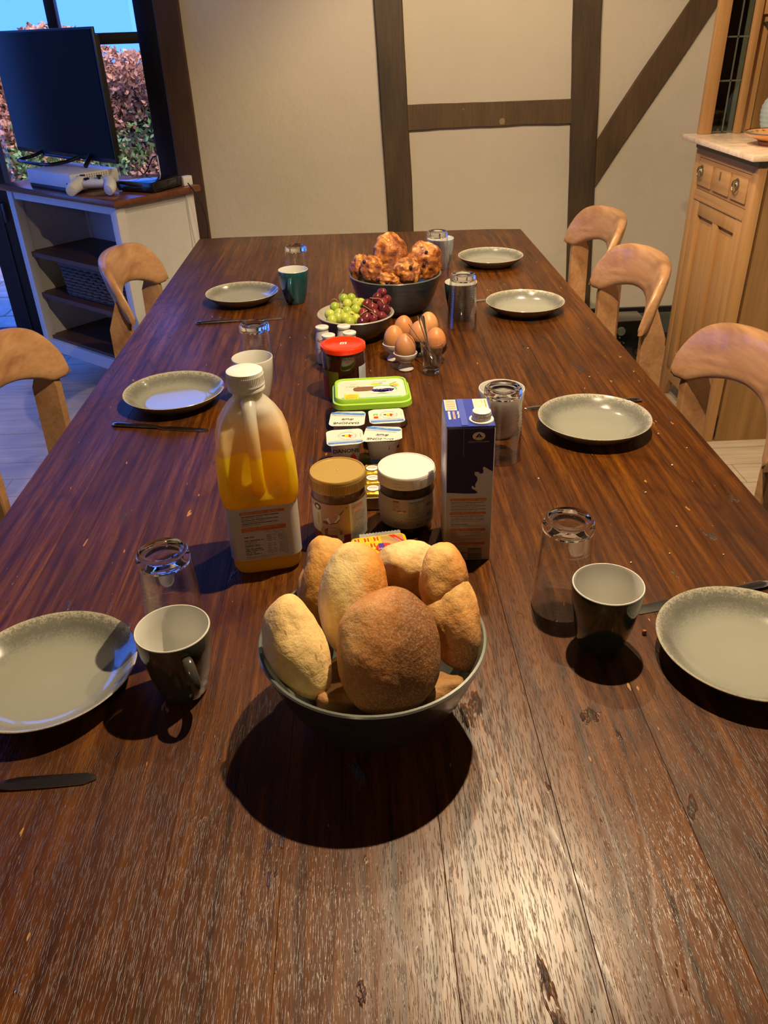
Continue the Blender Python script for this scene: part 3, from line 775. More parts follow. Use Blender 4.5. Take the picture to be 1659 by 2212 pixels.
# bottles behind the leaded glass are only dim shapes
for k, (x, r, h) in enumerate(((0.078, 0.017, 0.15), (0.122, 0.015, 0.12))):
    bt = lathe('dark_bottle', [(0, 0), (r, 0), (r, h*0.6), (r*0.4, h*0.75), (r*0.4, h), (0, h)], plain('dim_bottle_%d' % k, ((0.10, 0.06, 0.05), (0.13, 0.13, 0.10))[k], 0.3), None, 24, loc=(X0+x, Y0+hy+0.045, HZ+0.001))
    tag(bt, ('dim brown bottle behind the leaded glass, left', 'dim greenish bottle behind the leaded glass, right')[k], 'bottle')
SLATE = plain('dark_green_tray', (0.03, 0.038, 0.028), 0.4)
tq = prism_xy('hanging_tray', [(0.0, 0.0), (0.035, -0.035), (0.10, -0.035), (0.10, 0.012)], 0, 0.02, SLATE, None, 0.001, Matrix.Translation((X0+0.178, Y0+hy-0.012, HZ+0.385)) @ Matrix.Rotation(PI/2, 4, 'X'))
tag(tq, 'dark green pointed tray on the hutch boards under the head rail', 'tray')
# dish and jug on the marble
def dish_mat():
    m, nt, b = newmat('orange_glazed_pottery'); n = noise(nt, mapping(nt, (1, 1, 1)), 26, 3)
    nt.links.new(ramp(nt, n, [(0.3, (0.72, 0.29, 0.06)), (0.7, (0.85, 0.40, 0.10))]), b.inputs['Base Color']); b.inputs['Roughness'].default_value = 0.15
    b.inputs['Coat Weight'].default_value = 0.5; return m
DISH = dish_mat(); DBR = plain('brown_unglazed_clay', (0.26, 0.11, 0.05), 0.6)
ds = thing('pottery_dish', 'shallow orange glazed pottery dish on the marble slab of the pine cupboard', 'dish', (1.555, 3.125, HZ))
lathe('foot', [(0, 0), (0.062, 0), (0.066, 0.004), (0.070, 0.014), (0, 0.016)], DBR, ds, 40)
lathe('bowl', [(0.0, 0.014), (0.060, 0.012), (0.092, 0.026), (0.118, 0.037), (0.122, 0.042), (0.118, 0.044), (0.090, 0.034), (0.058, 0.020), (0, 0.020)], DISH, ds, 56)
lathe('rim_line', [(0.118, 0.0445), (0.1225, 0.0425), (0.1225, 0.0455), (0.118, 0.0462)], plain('dark_rim_glaze', (0.14, 0.13, 0.09), 0.3), ds, 56)
for k in range(22):
    a = 2*PI*k/22
    box('rim_dash', (0.101*math.cos(a), 0.101*math.sin(a), 0.0405), (0.010, 0.004, 0.0016), plain('rim_dash_glaze', (0.10, 0.16, 0.13), 0.3), ds, Matrix.Rotation(a, 3, 'Z'))
jm = plain('pale_blue_stoneware', (0.33, 0.42, 0.40), 0.35, var=0.08)
jg = thing('stoneware_jug', 'pale blue ribbed stoneware jug behind the orange dish', 'jug', (1.69, 3.36, HZ))
pr = [(0, 0), (0.075, 0)]
for k in range(46):
    z = 0.004+k*0.0050; t = k/45
    r = 0.080+0.020*math.sin(PI*min(1, t*1.35)) - 0.045*max(0, t-0.45)**1.2*2.0
    pr.append((r+0.0012*math.sin(k*1.9), z))
zt = pr[-1][1]; rt = pr[-1][0]
pr += [(rt+0.006, zt+0.006), (rt+0.002, zt+0.010), (rt-0.006, zt+0.002), (rt-0.006, 0.02), (0, 0.02)]
lathe('body', pr, jm, jg, 56)
tube('handle', spline([(rt+0.0, -0.0, zt-0.01), (rt+0.05, 0, zt-0.01), (rt+0.062, 0, zt-0.06), (rt+0.030, 0, zt-0.12)], 6), 0.008, jm, jg, 10)

# ------------------------------------------------------------------ black things on the floor, right
GB = plain('glossy_black_box', (0.006, 0.007, 0.006), 0.10, coat=0.5, var=0)
am = thing('loudspeaker_box', 'glossy black speaker box with chrome edge and knobs on the floor behind the chairs', 'speaker', (1.22, 3.88, 0))
box('case', (0, 0, 0.121), (0.40, 0.16, 0.235), GB, am, None, 0.004)
box('chrome_edge', (0, -0.081, 0.241), (0.40, 0.006, 0.006), METAL, am, None, 0.001)
for x in (-0.16, 0.16):
    for y in (-0.05, 0.05): box('foot', (x, y, 0.002), (0.03, 0.03, 0.006), BPL, am)
k = lathe('dial', [(0, 0), (0.022, 0), (0.022, 0.010), (0.019, 0.014), (0, 0.014)], plain('olive_grey_dial', (0.10, 0.11, 0.08), 0.45), am, 32)
k.rotation_euler = (PI/2, 0, 0); k.location = (0.075, -0.0795, 0.190)
for x, z in ((0.071, 0.160), (0.075, 0.134), (0.094, 0.132), (0.095, 0.110)):
    kn = lathe('knob', [(0, 0), (0.0055, 0), (0.0055, 0.008), (0.004, 0.011), (0, 0.011)], METAL, am, 16); kn.rotation_euler = (PI/2, 0, 0); kn.location = (x, -0.0795, z)
box('indicator', (0.022, -0.0805, 0.225), (0.008, 0.003, 0.004), METAL, am)
sc_ = thing('instrument_case', 'long low black case with rounded grey lid on the floor by the back wall', 'case', (1.47, 4.20, 0))
box('base', (0, 0, 0.037), (0.66, 0.24, 0.075), plain('matt_black_case', (0.010, 0.011, 0.010), 0.7), sc_, None, 0.008)
rr = []
for i in range(9):
    a = PI*i/8; rr.append((0.115*math.cos(a), 0.075+0.065*math.sin(a)))
loft('lid', [[(x, y, z) for y, z in rr] + [(x, -0.115, 0.074), (x, 0.115, 0.074)][:0] for x in (-0.315, 0.315)], plain('dark_grey_lid', (0.035, 0.042, 0.038), 0.6), sc_, angle=0.9)
def fcable(pts, label): return tag(tube('cable', spline(pts, 6), 0.004, CABLE, None, 8), label, 'cable')
fcable([(1.40, 3.80, 0.005), (1.50, 3.886, 0.005), (1.55, 3.942, 0.006), (1.609, 4.027, 0.02)], 'black cable curving up to the case, farthest of three on the floor')
fcable([(1.38, 3.84, 0.013), (1.476, 3.835, 0.005), (1.518, 3.784, 0.005), (1.60, 3.72, 0.005)], 'black cable on the floor beside the pine cupboard, middle of three')
fcable([(1.44, 3.79, 0.005), (1.449, 3.740, 0.005), (1.458, 3.690, 0.005), (1.50, 3.63, 0.005), (1.56, 3.60, 0.005)], 'black cable on the floor nearest the pine cupboard foot')

# ================================================================== CROCKERY
def plate_mat():
    m, nt, b = newmat('grey_reactive_glaze')
    tc = nt.nodes.new('ShaderNodeTexCoord'); ln = nt.nodes.new('ShaderNodeVectorMath'); ln.operation = 'LENGTH'
    fl_ = nt.nodes.new('ShaderNodeVectorMath'); fl_.operation = 'MULTIPLY'; fl_.inputs[1].default_value = (1, 1, 0)
    nt.links.new(tc.outputs['Object'], fl_.inputs[0]); nt.links.new(fl_.outputs[0], ln.inputs[0])
    sp = noise(nt, tc.outputs['Object'], 300, 3, 0.7); sp2 = noise(nt, tc.outputs['Object'], 40, 3)
    ad = nt.nodes.new('ShaderNodeMath'); ad.operation = 'MULTIPLY_ADD'; ad.inputs[1].default_value = 0.030; nt.links.new(sp, ad.inputs[0])
    a2 = nt.nodes.new('ShaderNodeMath'); a2.operation = 'MULTIPLY_ADD'; a2.inputs[1].default_value = 0.012; nt.links.new(sp2, a2.inputs[0])
    nt.links.new(ln.outputs['Value'], ad.inputs[2]); nt.links.new(ad.outputs[0], a2.inputs[2])
    mr = nt.nodes.new('ShaderNodeMapRange'); mr.inputs[1].default_value = 0.0; mr.inputs[2].default_value = 0.145; nt.links.new(a2.outputs[0], mr.inputs[0])
    c = ramp(nt, mr.outputs[0], [(0.0, (0.34, 0.335, 0.27)), (0.60, (0.31, 0.31, 0.255)), (0.72, (0.285, 0.285, 0.24)), (0.84, (0.15, 0.15, 0.125)), (0.90, (0.21, 0.205, 0.165)), (0.955, (0.50, 0.46, 0.36))])
    nt.links.new(c, b.inputs['Base Color']); b.inputs['Roughness'].default_value = 0.16
    b.inputs['Coat Weight'].default_value = 0.6; b.inputs['Coat Roughness'].default_value = 0.04; return m
PLM = plate_mat(); PLU = plain('brown_grey_underglaze', (0.16, 0.145, 0.12), 0.35, coat=0.3, var=0.15, scale=90)
def make_plate(label):
    t = thing('plate', label, 'plate', group='grey glazed plates on the dining table')
    lathe('well', [(0, 0.0065), (0.068, 0.0065), (0.080, 0.0085), (0.094, 0.016), (0.108, 0.027), (0.1155, 0.0335), (0.1175, 0.0345), (0.1185, 0.0335)], PLM, t, 72)
    lathe('underside', [(0.1185, 0.0335), (0.1165, 0.030), (0.106, 0.020), (0.092, 0.009), (0.078, 0.0035), (0.074, 0.0), (0.068, 0.0), (0.066, 0.003), (0, 0.003)], PLU, t, 72)
    return t
plates = [(-0.440, 0.820, 'grey plate at bottom left, overlapped by the shadow of the grey mug'),
          (0.502, 0.806, 'grey plate at the right edge, beside the dark green mug'),
          (0.489, 1.532, 'grey plate on the right behind the near knife, beside the white mug'),
          (-0.448, 1.781, 'grey plate on the left mirroring the blue window light'),
          (0.503, 2.374, 'grey plate on the right, second from the far end of the table'),
          (-0.378, 2.597, 'grey plate on the far left beside the teal mug'),
          (0.487, 2.949, 'grey plate farthest away on the right side')]
proto = None
for x, yy, lb in plates:
    if proto is None: o = proto = make_plate(lb)
    else: o = copy_tree(proto); o['label'] = lb
    o.location = (x, yy, T+0.0006)

MUGIN = plain('warm_white_glaze', (0.66, 0.65, 0.60), 0.18, coat=0.5, var=0.01)
def glazed(name, col): return plain(name, col, 0.16, coat=0.7, var=0.04, scale=40)
def make_mug(label, mat, handle=None, x=0, yy=0, hmat=None):
    t = thing('mug', label, 'mug', (x, yy, T+0.0006), 0, 'glazed mugs on the dining table')
    lathe('cup', [(0, 0.0015), (0.024, 0.0015), (0.026, 0), (0.0285, 0.0), (0.031, 0.004), (0.0345, 0.016), (0.039, 0.034), (0.0435, 0.058), (0.0465, 0.080), (0.0482, 0.1035), (0.0478, 0.1045)], mat, t, 64)
    lathe('white_inside', [(0.0478, 0.1045), (0.0472, 0.1056), (0.0460, 0.1056), (0.0452, 0.1040), (0.0437, 0.080), (0.0406, 0.058), (0.036, 0.034), (0.031, 0.016), (0.024, 0.009), (0, 0.008)], MUGIN, t, 64)
    if handle is not None:
        a = handle; pts = spline([(0.0462, 0, 0.088), (0.058, 0, 0.089), (0.070, 0, 0.077), (0.073, 0, 0.060), (0.064, 0, 0.040), (0.050, 0, 0.027), (0.0372, 0, 0.026)], 6)
        rings = []
        for i, p in enumerate(pts):
            q = pts[min(i+1, len(pts)-1)] - pts[max(i-1, 0)]; q.normalize(); nrm = Vector((-q.z, 0, q.x))
            w = 0.0066; th = 0.0034
            ring = [p + Vector((0, 1, 0))*w*math.cos(2*PI*k/12) + nrm*th*math.sin(2*PI*k/12) for k in range(12)]
            rings.append([Matrix.Rotation(a, 3, 'Z') @ r for r in ring])
        loft('handle', rings, hmat or mat, t, angle=1.2)
    return t
make_mug('dark green mug with white inside at the right, no handle in view', glazed('dark_green_glaze', (0.022, 0.040, 0.034)), math.radians(75), 0.317, 0.849)
make_mug('dark grey mug with curved handle at the lower left beside the big plate', glazed('dark_grey_glaze', (0.058, 0.055, 0.046)), math.radians(-62), -0.257, 0.800)
make_mug('cream mug behind the white cap of the juice bottle', glazed('cream_glaze', (0.58, 0.55, 0.47)), math.radians(-80), -0.255, 1.781)
make_mug('teal mug with handle towards the camera, far left', glazed('teal_glaze', (0.012, 0.070, 0.082)), math.radians(-97), -0.205, 2.568)
make_mug('white mug behind the upturned glass next to the milk carton', glazed('white_glaze', (0.62, 0.60, 0.60)), math.radians(80), 0.288, 1.535)
make_mug('blue-green mug behind an upturned glass on the right, beyond the eggs', glazed('slate_green_glaze', (0.028, 0.060, 0.062)), math.radians(100), 0.303, 2.348)
make_mug('grey-blue mug farthest away on the right beside the last glass', glazed('grey_blue_glaze', (0.22, 0.25, 0.29)), math.radians(60), 0.301, 2.925)

# tumblers stand upside down
TG = glass_sheet('clear_tumbler_glass', (0.985, 0.99, 0.99), 1.6, 0.0)
def glass_solid(name, tint=(0.97, 0.98, 0.98)):
    m, nt, b = newmat(name); b.inputs['Base Color'].default_value = (*tint, 1); b.inputs['Roughness'].default_value = 0.0
    b.inputs['Transmission Weight'].default_value = 1.0; b.inputs['IOR'].default_value = 1.45; return m
TGB = glass_solid('thick_glass_base')
def make_glass(label):
    t = thing('tumbler', label, 'glass', group='ribbed glasses standing upside down on the table')
    H_ = 0.153
    pr = [(0.0425, 0.0), (0.0432, 0.0008)]
    for k in range(72):
        z = 0.002+k*0.00172; w = 0.00045*math.sin(k*PI/2.0) if z < 0.112 else 0
        pr.append((0.0432-(0.0432-0.0368)*(z/0.14)+w, z))
    zt = pr[-1][1]
    lathe('wall', pr + [(0.0366, 0.136)], TG, t, 64, angle=1.5)
    inner = [(0.0425, 0.0), (0.0412, 0.001), (0.0345, 0.134)]
    lathe('inner_wall', inner, TG, t, 64, angle=1.5)
    base = [(0.0366, 0.136), (0.0366, 0.144), (0.0355, 0.150), (0.0320, 0.1530), (0.0285, 0.1515), (0.0265, 0.1480), (0.012, 0.1465), (0.0, 0.1470)]
    bot = [(0.0, 0.1365), (0.026, 0.1370), (0.0345, 0.134), (0.0366, 0.136)]
    lathe('thick_base', bot + base, TGB, t, 64, angle=1.5)
    return t
glasses = [(0.282, 0.941, 'upturned ribbed glass behind the dark green mug at lower right'),
           (-0.283, 0.907, 'upturned ribbed glass behind the dark grey mug at lower left'),
           (0.271, 1.428, 'upturned ribbed glass just right of the milk carton, before the white mug'),
           (-0.256, 1.885, 'upturned ribbed glass behind the cream mug on the left'),
           (0.297, 2.258, 'upturned ribbed glass right of the eggs, before the blue-green mug'),
           (-0.200, 2.680, 'upturned ribbed glass behind the teal mug'),
           (0.278, 2.815, 'upturned ribbed glass right behind the bowl of pastries')]
proto = None
for x, yy, lb in glasses:
    if proto is None: o = proto = make_glass(lb)
    else: o = copy_tree(proto); o['label'] = lb
    o.location = (x, yy, T+0.0006)

# cutlery
STEEL = plain('stainless_steel', (0.50, 0.49, 0.47), 0.22, metal=1.0, var=0.06, scale=60)
def make_knife(label, tip, end, tilt=0.0):
    """tip and handle end given in the room; blade lies flat"""
    a = Vector((*tip, 0)); b = Vector((*end, 0)); L = (b-a).length; d = (b-a).normalized()
    t = thing('table_knife', label, 'knife', (a.x, a.y, T+0.0006), math.atan2(d.y, d.x), 'steel table knives')
    rings = []
    for s, w0, w1, th in ((0.0, -0.0008, 0.0012, 0.0012), (0.02, -0.006, 0.0035, 0.0014), (0.06, -0.0095, 0.0075, 0.0016), (0.25, -0.0105, 0.0088, 0.0020), (0.42, -0.0105, 0.0085, 0.0026), (0.49, -0.0075, 0.0072, 0.0036), (0.515, -0.0045, 0.0050, 0.0042)):
        x = s*L; rings.append([(x, w0, 0.0002), (x, w1, 0.0002), (x, w1, th), (x, (w0+w1)/2, th+0.0006), (x, w0, 0.0008)])
    loft('blade', rings, STEEL, t, angle=0.4)
    rr = []
    for s, w, h in ((0.51, 0.0045, 0.0024), (0.56, 0.0055, 0.0030), (0.75, 0.0072, 0.0036), (0.93, 0.0088, 0.0042), (0.985, 0.0075, 0.0036), (1.0, 0.0035, 0.0020)):
        rr.append([(s*L, w*math.cos(2*PI*k/14), 0.0002+h+h*math.sin(2*PI*k/14)) for k in range(14)])
    loft('handle', rr, STEEL, t, angle=0.8)
    return t
make_knife('steel knife lying at the lower left below the big plate', (-0.336, 0.655), (-0.560, 0.648))
make_knife('steel knife below the blue-lit plate on the left', (-0.345, 1.612), (-0.570, 1.664))
make_knife('steel knife below the far left plate, partly behind a glass', (-0.230, 2.400), (-0.498, 2.380))
make_knife('steel knife behind the plate at the right edge', (0.378, 0.915), (0.612, 0.966))
make_knife('steel knife behind the middle right plate', (0.366, 1.658), (0.640, 1.674))
make_knife('steel knife beyond the second far plate on the right', (0.350, 2.497), (0.600, 2.540))

# ================================================================== BOWLS
def bowl_mat(name, col):
    m, nt, b = newmat(name); v = mapping(nt, (0.2, 0.2, 1)); n = noise(nt, v, 120, 3)
    nt.links.new(ramp(nt, n, [(0.3, tuple(c*0.7 for c in col)), (0.7, tuple(c*1.25 for c in col))]), b.inputs['Base Color'])
    b.inputs['Roughness'].default_value = 0.28; b.inputs['Coat Weight'].default_value = 0.4; bump(nt, b, n, 0.25, 0.002); return m
BOWLM = bowl_mat('dark_slate_glaze', (0.040, 0.044, 0.058)); BOWLI = plain('grey_green_inside_glaze', (0.13, 0.14, 0.12), 0.22, coat=0.4, var=0.1)
def make_bowl(nm, label, x, yy, R, Hh, rb, mo, mi, rz=0.006):
    t = thing(nm, label, 'bowl', (x, yy, T+0.0006))
    po = [(0, 0.003), (rb-0.006, 0.003), (rb-0.003, 0), (rb, 0), (rb+0.003, 0.006)]
    for k in range(1, 15):
        u = k/14; po.append((rb+0.003+(R-rb-0.003)*(u**0.55), 0.006+(Hh-0.008)*u))
    lathe('outside', po, mo, t, 96)
    pi = [(R, Hh-0.002), (R-0.0015, Hh), (R-0.0045, Hh), (R-0.006, Hh-0.003)]
    for k in range(13, -1, -1):
        u = k/14; pi.append((rb+0.003+(R-rb-0.003)*(u**0.55)-0.0065, 0.012+(Hh-0.016)*u))
    pi.append((0, 0.011)); lathe('inside', pi, mi, t, 96)
    return t
make_bowl('bread_bowl', 'large dark slate bowl filled with bread rolls, nearest the camera', -0.002, 0.742, 0.1375, 0.128, 0.062, BOWLM, BOWLI)
make_bowl('pastry_bowl', 'dark slate bowl filled with glazed pastries at the far end', 0.114, 2.446, 0.1405, 0.115, 0.085, bowl_mat('slate_blue_glaze', (0.036, 0.041, 0.050)), BOWLI)
make_bowl('fruit_bowl', 'small grey bowl with cream inside holding grapes', -0.011, 2.191, 0.1080, 0.075, 0.045, bowl_mat('taupe_glaze', (0.095, 0.088, 0.080)), plain('cream_inside_glaze', (0.44, 0.40, 0.31), 0.3, coat=0.3, var=0.05))

# ================================================================== BREAD
def bread_mat(name, pale, gold, brown, axis=(0, 0, 1), lo=-0.2, hi=0.35, flour=0.0, seed=0.0, seeds=False):
    """colour by the roll's own shape: pale where the dough split, gold and brown on the crust"""
    sat = lambda c: (min(0.95, c[0]*1.12), c[1]*0.99, c[2]*0.68); pale, gold, brown = sat(pale), sat(gold), sat(brown)
    m, nt, b = newmat(name)
    tc = nt.nodes.new('ShaderNodeTexCoord'); mp = nt.nodes.new('ShaderNodeMapping'); mp.inputs['Location'].default_value = (-0.5, -0.5, -0.5)
    nt.links.new(tc.outputs['Generated'], mp.inputs[0])
    dt = nt.nodes.new('ShaderNodeVectorMath'); dt.operation = 'DOT_PRODUCT'; dt.inputs[1].default_value = Vector(axis).normalized()
    nt.links.new(mp.outputs[0], dt.inputs[0])
    tc2 = tc.outputs['Object']
    n1 = noise(nt, tc2, 22+seed, 5, 0.62, 0.6); n2 = noise(nt, tc2, 90, 5, 0.65); n3 = noise(nt, tc2, 420, 2, 0.6)
    a = nt.nodes.new('ShaderNodeMath'); a.operation = 'MULTIPLY_ADD'; a.inputs[1].default_value = 0.55; nt.links.new(n1, a.inputs[0]); nt.links.new(dt.outputs['Value'], a.inputs[2])
    mr = nt.nodes.new('ShaderNodeMapRange'); mr.inputs[1].default_value = lo+0.27; mr.inputs[2].default_value = hi+0.27; nt.links.new(a.outputs[0], mr.inputs[0])
    mid = tuple((p+g)/2 for p, g in zip(pale, gold))
    c = ramp(nt, mr.outputs[0], [(0.0, pale), (0.30, mid), (0.55, gold), (1.0, brown)])
    c = mixc(nt, 0.5, c, ramp(nt, n2, [(0.30, (0.74, 0.66, 0.55)), (0.62, (1.04, 1.04, 1.04))]), 'MULTIPLY')
    if flour: c = mixc(nt, ramp(nt, n3, [(0.48, (0, 0, 0)), (0.62, (flour, flour, flour))]), c, (0.66, 0.50, 0.32))
    if seeds:
        sd = noise(nt, mapping(nt, (1, 1, 0.4)), 130, 1, 0.5); c = mixc(nt, ramp(nt, sd, [(0.70, (0, 0, 0)), (0.74, (0.7, 0.7, 0.7))]), c, (0.36, 0.19, 0.07))
    nt.links.new(c, b.inputs['Base Color']); b.inputs['Roughness'].default_value = 0.62
    b.inputs['Specular IOR Level'].default_value = 0.3
    bump(nt, b, n3, 0.25, 0.0010, bump(nt, None, n2, 0.55, 0.003, bump(nt, None, n1, 0.3, 0.008))); return m
def make_bread(label, c, rad, eul, mat, amp=0.006, bend=0.0, waist=0.0, seed=0, flat=0.0, pinch=0.0, name='bread_roll', sub=5, power=1.0):
    bm = bmesh.new(); bmesh.ops.create_icosphere(bm, subdivisions=sub, radius=1.0)
    for v in bm.verts:
        p = v.co.copy()
        if power != 1.0: p = Vector([math.copysign(abs(q)**power, q) for q in p])
        n = mnoise.noise(p*1.3 + Vector((seed*3.1, 0, 0))); n2 = mnoise.noise(p*4.0 + Vector((0, seed*2.3, 0))); n3 = mnoise.noise(p*11 + Vector((0, 0, seed*1.7)))
        q = Vector((p.x*rad[0], p.y*rad[1], p.z*rad[2]))
        q += p.normalized()*(amp*n*1.1 + amp*0.22*n2 + amp*0.07*n3)
        if waist: q.x *= 1-waist*math.exp(-(p.z/0.28)**2)*(1 if p.x < 0 else 0.25)
        if flat and p.z < 0: q.z *= (1-flat)
        if pinch:   # a split running along the roll
            s = math.exp(-((p.x-0.15)/0.14)**2)*max(0, p.y*-1); q += p.normalized()*(-pinch*s*(1+n2))
        q.x += bend*(p.z**2 - 0.3)
        v.co = q
    o = finish(bm, name, mat, None, True); o.location = c; o.rotation_euler = eul
    return tag(o, label, 'bread', 'bread rolls in the big slate bowl')
PALE = (0.70, 0.54, 0.32); GOLD = (0.66, 0.35, 0.115); BRN = (0.34, 0.135, 0.035)
R_ = math.radians
bx0, by0 = -0.002, 0.742
make_bread('round brown roll leaning at the front with its floury underside to the camera', (0.016, 0.684, T+0.151), (0.060, 0.038, 0.072), (R_(-38), R_(10), R_(4)),
           bread_mat('crust_front_shaded', (0.66, 0.46, 0.24), (0.42, 0.19, 0.07), (0.20, 0.085, 0.03), (1, 0.25, -0.35), -0.72, 0.0, 0.25, 1), 0.005, seed=1, pinch=0.004)  # dark baked crust, with the lower front's shade mixed into the brown
make_bread('tall golden roll with a pale split side standing in the middle of the bowl', (-0.022, 0.772, T+0.158), (0.043, 0.036, 0.071), (R_(-30), R_(15), R_(12)),
           bread_mat('crust_middle', (0.74, 0.64, 0.42), (0.74, 0.40, 0.14), (0.60, 0.24, 0.06), (1, 0.1, 0.25), -0.22, 0.38, 0, 2), 0.004, seed=2)
make_bread('darker seeded roll at the back left of the bowl', (-0.062, 0.838, T+0.137), (0.034, 0.034, 0.064), (R_(-28), R_(12), R_(5)),
           bread_mat('crust_back_left', (0.60, 0.36, 0.14), (0.60, 0.33, 0.11), (0.42, 0.19, 0.05), (0, 0, -1), -0.3, 0.6, 0, 3, True), 0.006, seed=3)
make_bread('pale floury oblong roll at the front left rim of the bowl', (-0.090, 0.708, T+0.142), (0.036, 0.032, 0.062), (R_(-38), R_(-24), R_(0)),
           bread_mat('crust_pale_left', (0.74, 0.60, 0.38), (0.70, 0.53, 0.30), (0.60, 0.40, 0.19), (0, 0, 1), 0.0, 1.1, 0, 4, True), 0.004, seed=4, bend=0.008)
make_bread('pale wrinkled roll at the back of the bowl', (0.058, 0.866, T+0.133), (0.052, 0.034, 0.036), (R_(-10), R_(14), R_(-12)),
           bread_mat('crust_pale_back', (0.72, 0.58, 0.38), (0.62, 0.40, 0.19), (0.44, 0.20, 0.06), (0, -0.3, -1), -0.25, 0.55, 0, 5), 0.006, seed=5, pinch=0.005)
make_bread('small golden roll upright at the right, above the big curved roll', (0.088, 0.782, T+0.173), (0.031, 0.030, 0.046), (R_(-28), R_(8), R_(10)),
           bread_mat('crust_small_right', (0.72, 0.50, 0.24), (0.66, 0.34, 0.11), (0.36, 0.15, 0.05), (0.8, -0.1, -0.4), -0.45, 0.38, 0.25, 6), 0.004, seed=6)
make_bread('large golden roll at the right rim of the bowl', (0.097, 0.750, T+0.134), (0.035, 0.034, 0.058), (R_(-30), R_(-14), R_(-8)),
           bread_mat('crust_right', (0.72, 0.48, 0.22), (0.66, 0.34, 0.11), (0.32, 0.17, 0.09), (0.3, -0.1, -1), -0.30, 0.36, 0.4, 7), 0.005, seed=7, bend=0.010)
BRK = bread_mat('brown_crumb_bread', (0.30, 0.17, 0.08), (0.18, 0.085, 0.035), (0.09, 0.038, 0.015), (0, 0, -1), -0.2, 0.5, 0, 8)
make_bread('angular brown chunk of bread low at the front of the bowl', (-0.040, 0.668, T+0.092), (0.033, 0.022, 0.020), (R_(-20), R_(8), R_(8)), BRK, 0.007, seed=8, power=0.6, sub=4)
make_bread('dark brown piece of bread low at the right of the bowl', (0.070, 0.680, T+0.088), (0.028, 0.022, 0.020), (R_(10), R_(-8), R_(20)), BRK, 0.007, seed=9, power=0.75, sub=4)
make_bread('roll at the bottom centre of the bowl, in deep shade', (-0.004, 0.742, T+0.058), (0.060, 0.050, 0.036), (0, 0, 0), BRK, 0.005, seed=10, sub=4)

# ================================================================== PASTRIES
def pastry_mat(name, seed, dark=0.5):
    m, nt, b = newmat(name); tc = nt.nodes.new('ShaderNodeTexCoord').outputs['Object']
    n1 = noise(nt, tc, 17+seed, 4, 0.62, 1.0); n2 = noise(nt, tc, 75, 5, 0.65, 0.5)
    st = nt.nodes.new('ShaderNodeMapping'); st.inputs['Scale'].default_value = (1, 1, 4.0); st.inputs['Rotation'].default_value = (seed, seed*1.7, 0); nt.links.new(tc, st.inputs[0])
    n3 = noise(nt, st.outputs[0], 55, 3, 0.6, 1.5)
    c = ramp(nt, n1, [(0.34, (0.86, 0.52, 0.18)), (0.38+0.12*(1.0-dark), (0.66, 0.25, 0.045)), (0.54, (0.28, 0.075, 0.014)), (0.66, (0.11, 0.03, 0.010))])
    c = mixc(nt, 0.6, c, ramp(nt, n3, [(0.35, (0.62, 0.5, 0.42)), (0.6, (1.1, 1.1, 1.1))]), 'MULTIPLY')
    nt.links.new(c, b.inputs['Base Color']); b.inputs['Roughness'].default_value = 0.24; b.inputs['Coat Weight'].default_value = 0.35
    bump(nt, b, n2, 0.5, 0.004, bump(nt, None, n3, 0.7, 0.006)); return m
RAISIN = plain('dark_raisin', (0.018, 0.007, 0.006), 0.2, coat=0.4)
def make_pastry(label, c, rad, eul, seed, dark, raisins=()):
    bm = bmesh.new(); bmesh.ops.create_icosphere(bm, subdivisions=5, radius=1.0)
    for v in bm.verts:
        p = v.co.copy(); a = math.atan2(p.z, p.x); r = math.hypot(p.x, p.z)
        spiral = math.sin(a + r*9.0 + seed); lay = math.sin(p.z*13+p.x*4+seed*2 + 2*mnoise.noise(p*2))
        n = mnoise.noise(p*1.6 + Vector((seed*5, 0, 0))); n2 = mnoise.noise(p*5 + Vector((0, seed*3, 0)))
        q = Vector((p.x*rad[0], p.y*rad[1], p.z*rad[2]))
        q += p.normalized()*(0.007*n + 0.0022*n2 + 0.0026*spiral*(abs(p.y)) + 0.0016*lay)
        v.co = q
    t = thing('pastry', label, 'pastry', c, 0, 'glazed pastries in the far bowl'); t.rotation_euler = eul
    finish(bm, 'dough', pastry_mat('glazed_dough_%d' % seed, seed*1.0, dark), t, True)
    for (u, w) in raisins:
        d = Vector((u, -math.sqrt(max(0.05, 1-u*u-w*w)), w)); p = Vector((d.x*rad[0], d.y*rad[1], d.z*rad[2]))
        rb_ = bmesh.new(); bmesh.ops.create_icosphere(rb_, subdivisions=2, radius=0.0052); bmesh.ops.scale(rb_, vec=(1, 0.8, 1.3), verts=rb_.verts)
        bmesh.ops.translate(rb_, vec=p*1.04, verts=rb_.verts); finish(rb_, 'raisin', RAISIN, t, True)
    return t
make_pastry('orange-brown pastry at the left edge of the far bowl', (0.008, 2.470, T+0.128), (0.028, 0.030, 0.040), (R_(-20), R_(6), R_(-10)), 1, 0.45)
make_pastry('brown crinkled pastry second from the left in the far bowl', (0.044, 2.415, T+0.133), (0.033, 0.032, 0.044), (R_(-22), R_(-8), R_(8)), 2, 0.7, ((-0.6, 0.55),))
make_pastry('tallest glossy pastry standing at the back of the far bowl', (0.102, 2.505, T+0.155), (0.052, 0.036, 0.066), (R_(-18), R_(-6), R_(0)), 3, 0.75)
make_pastry('dark glossy raisin pastry with a golden right side, far bowl right', (0.205, 2.470, T+0.142), (0.055, 0.034, 0.054), (R_(-20), R_(28), R_(-12)), 4, 0.72, ((-0.1, 0.35), (0.1, -0.25)))
make_pastry('golden spiral pastry in front of the dark one in the far bowl', (0.148, 2.385, T+0.132), (0.036, 0.028, 0.044), (R_(-22), R_(-18), R_(10)), 5, 0.25, ((0.25, 0.1),))
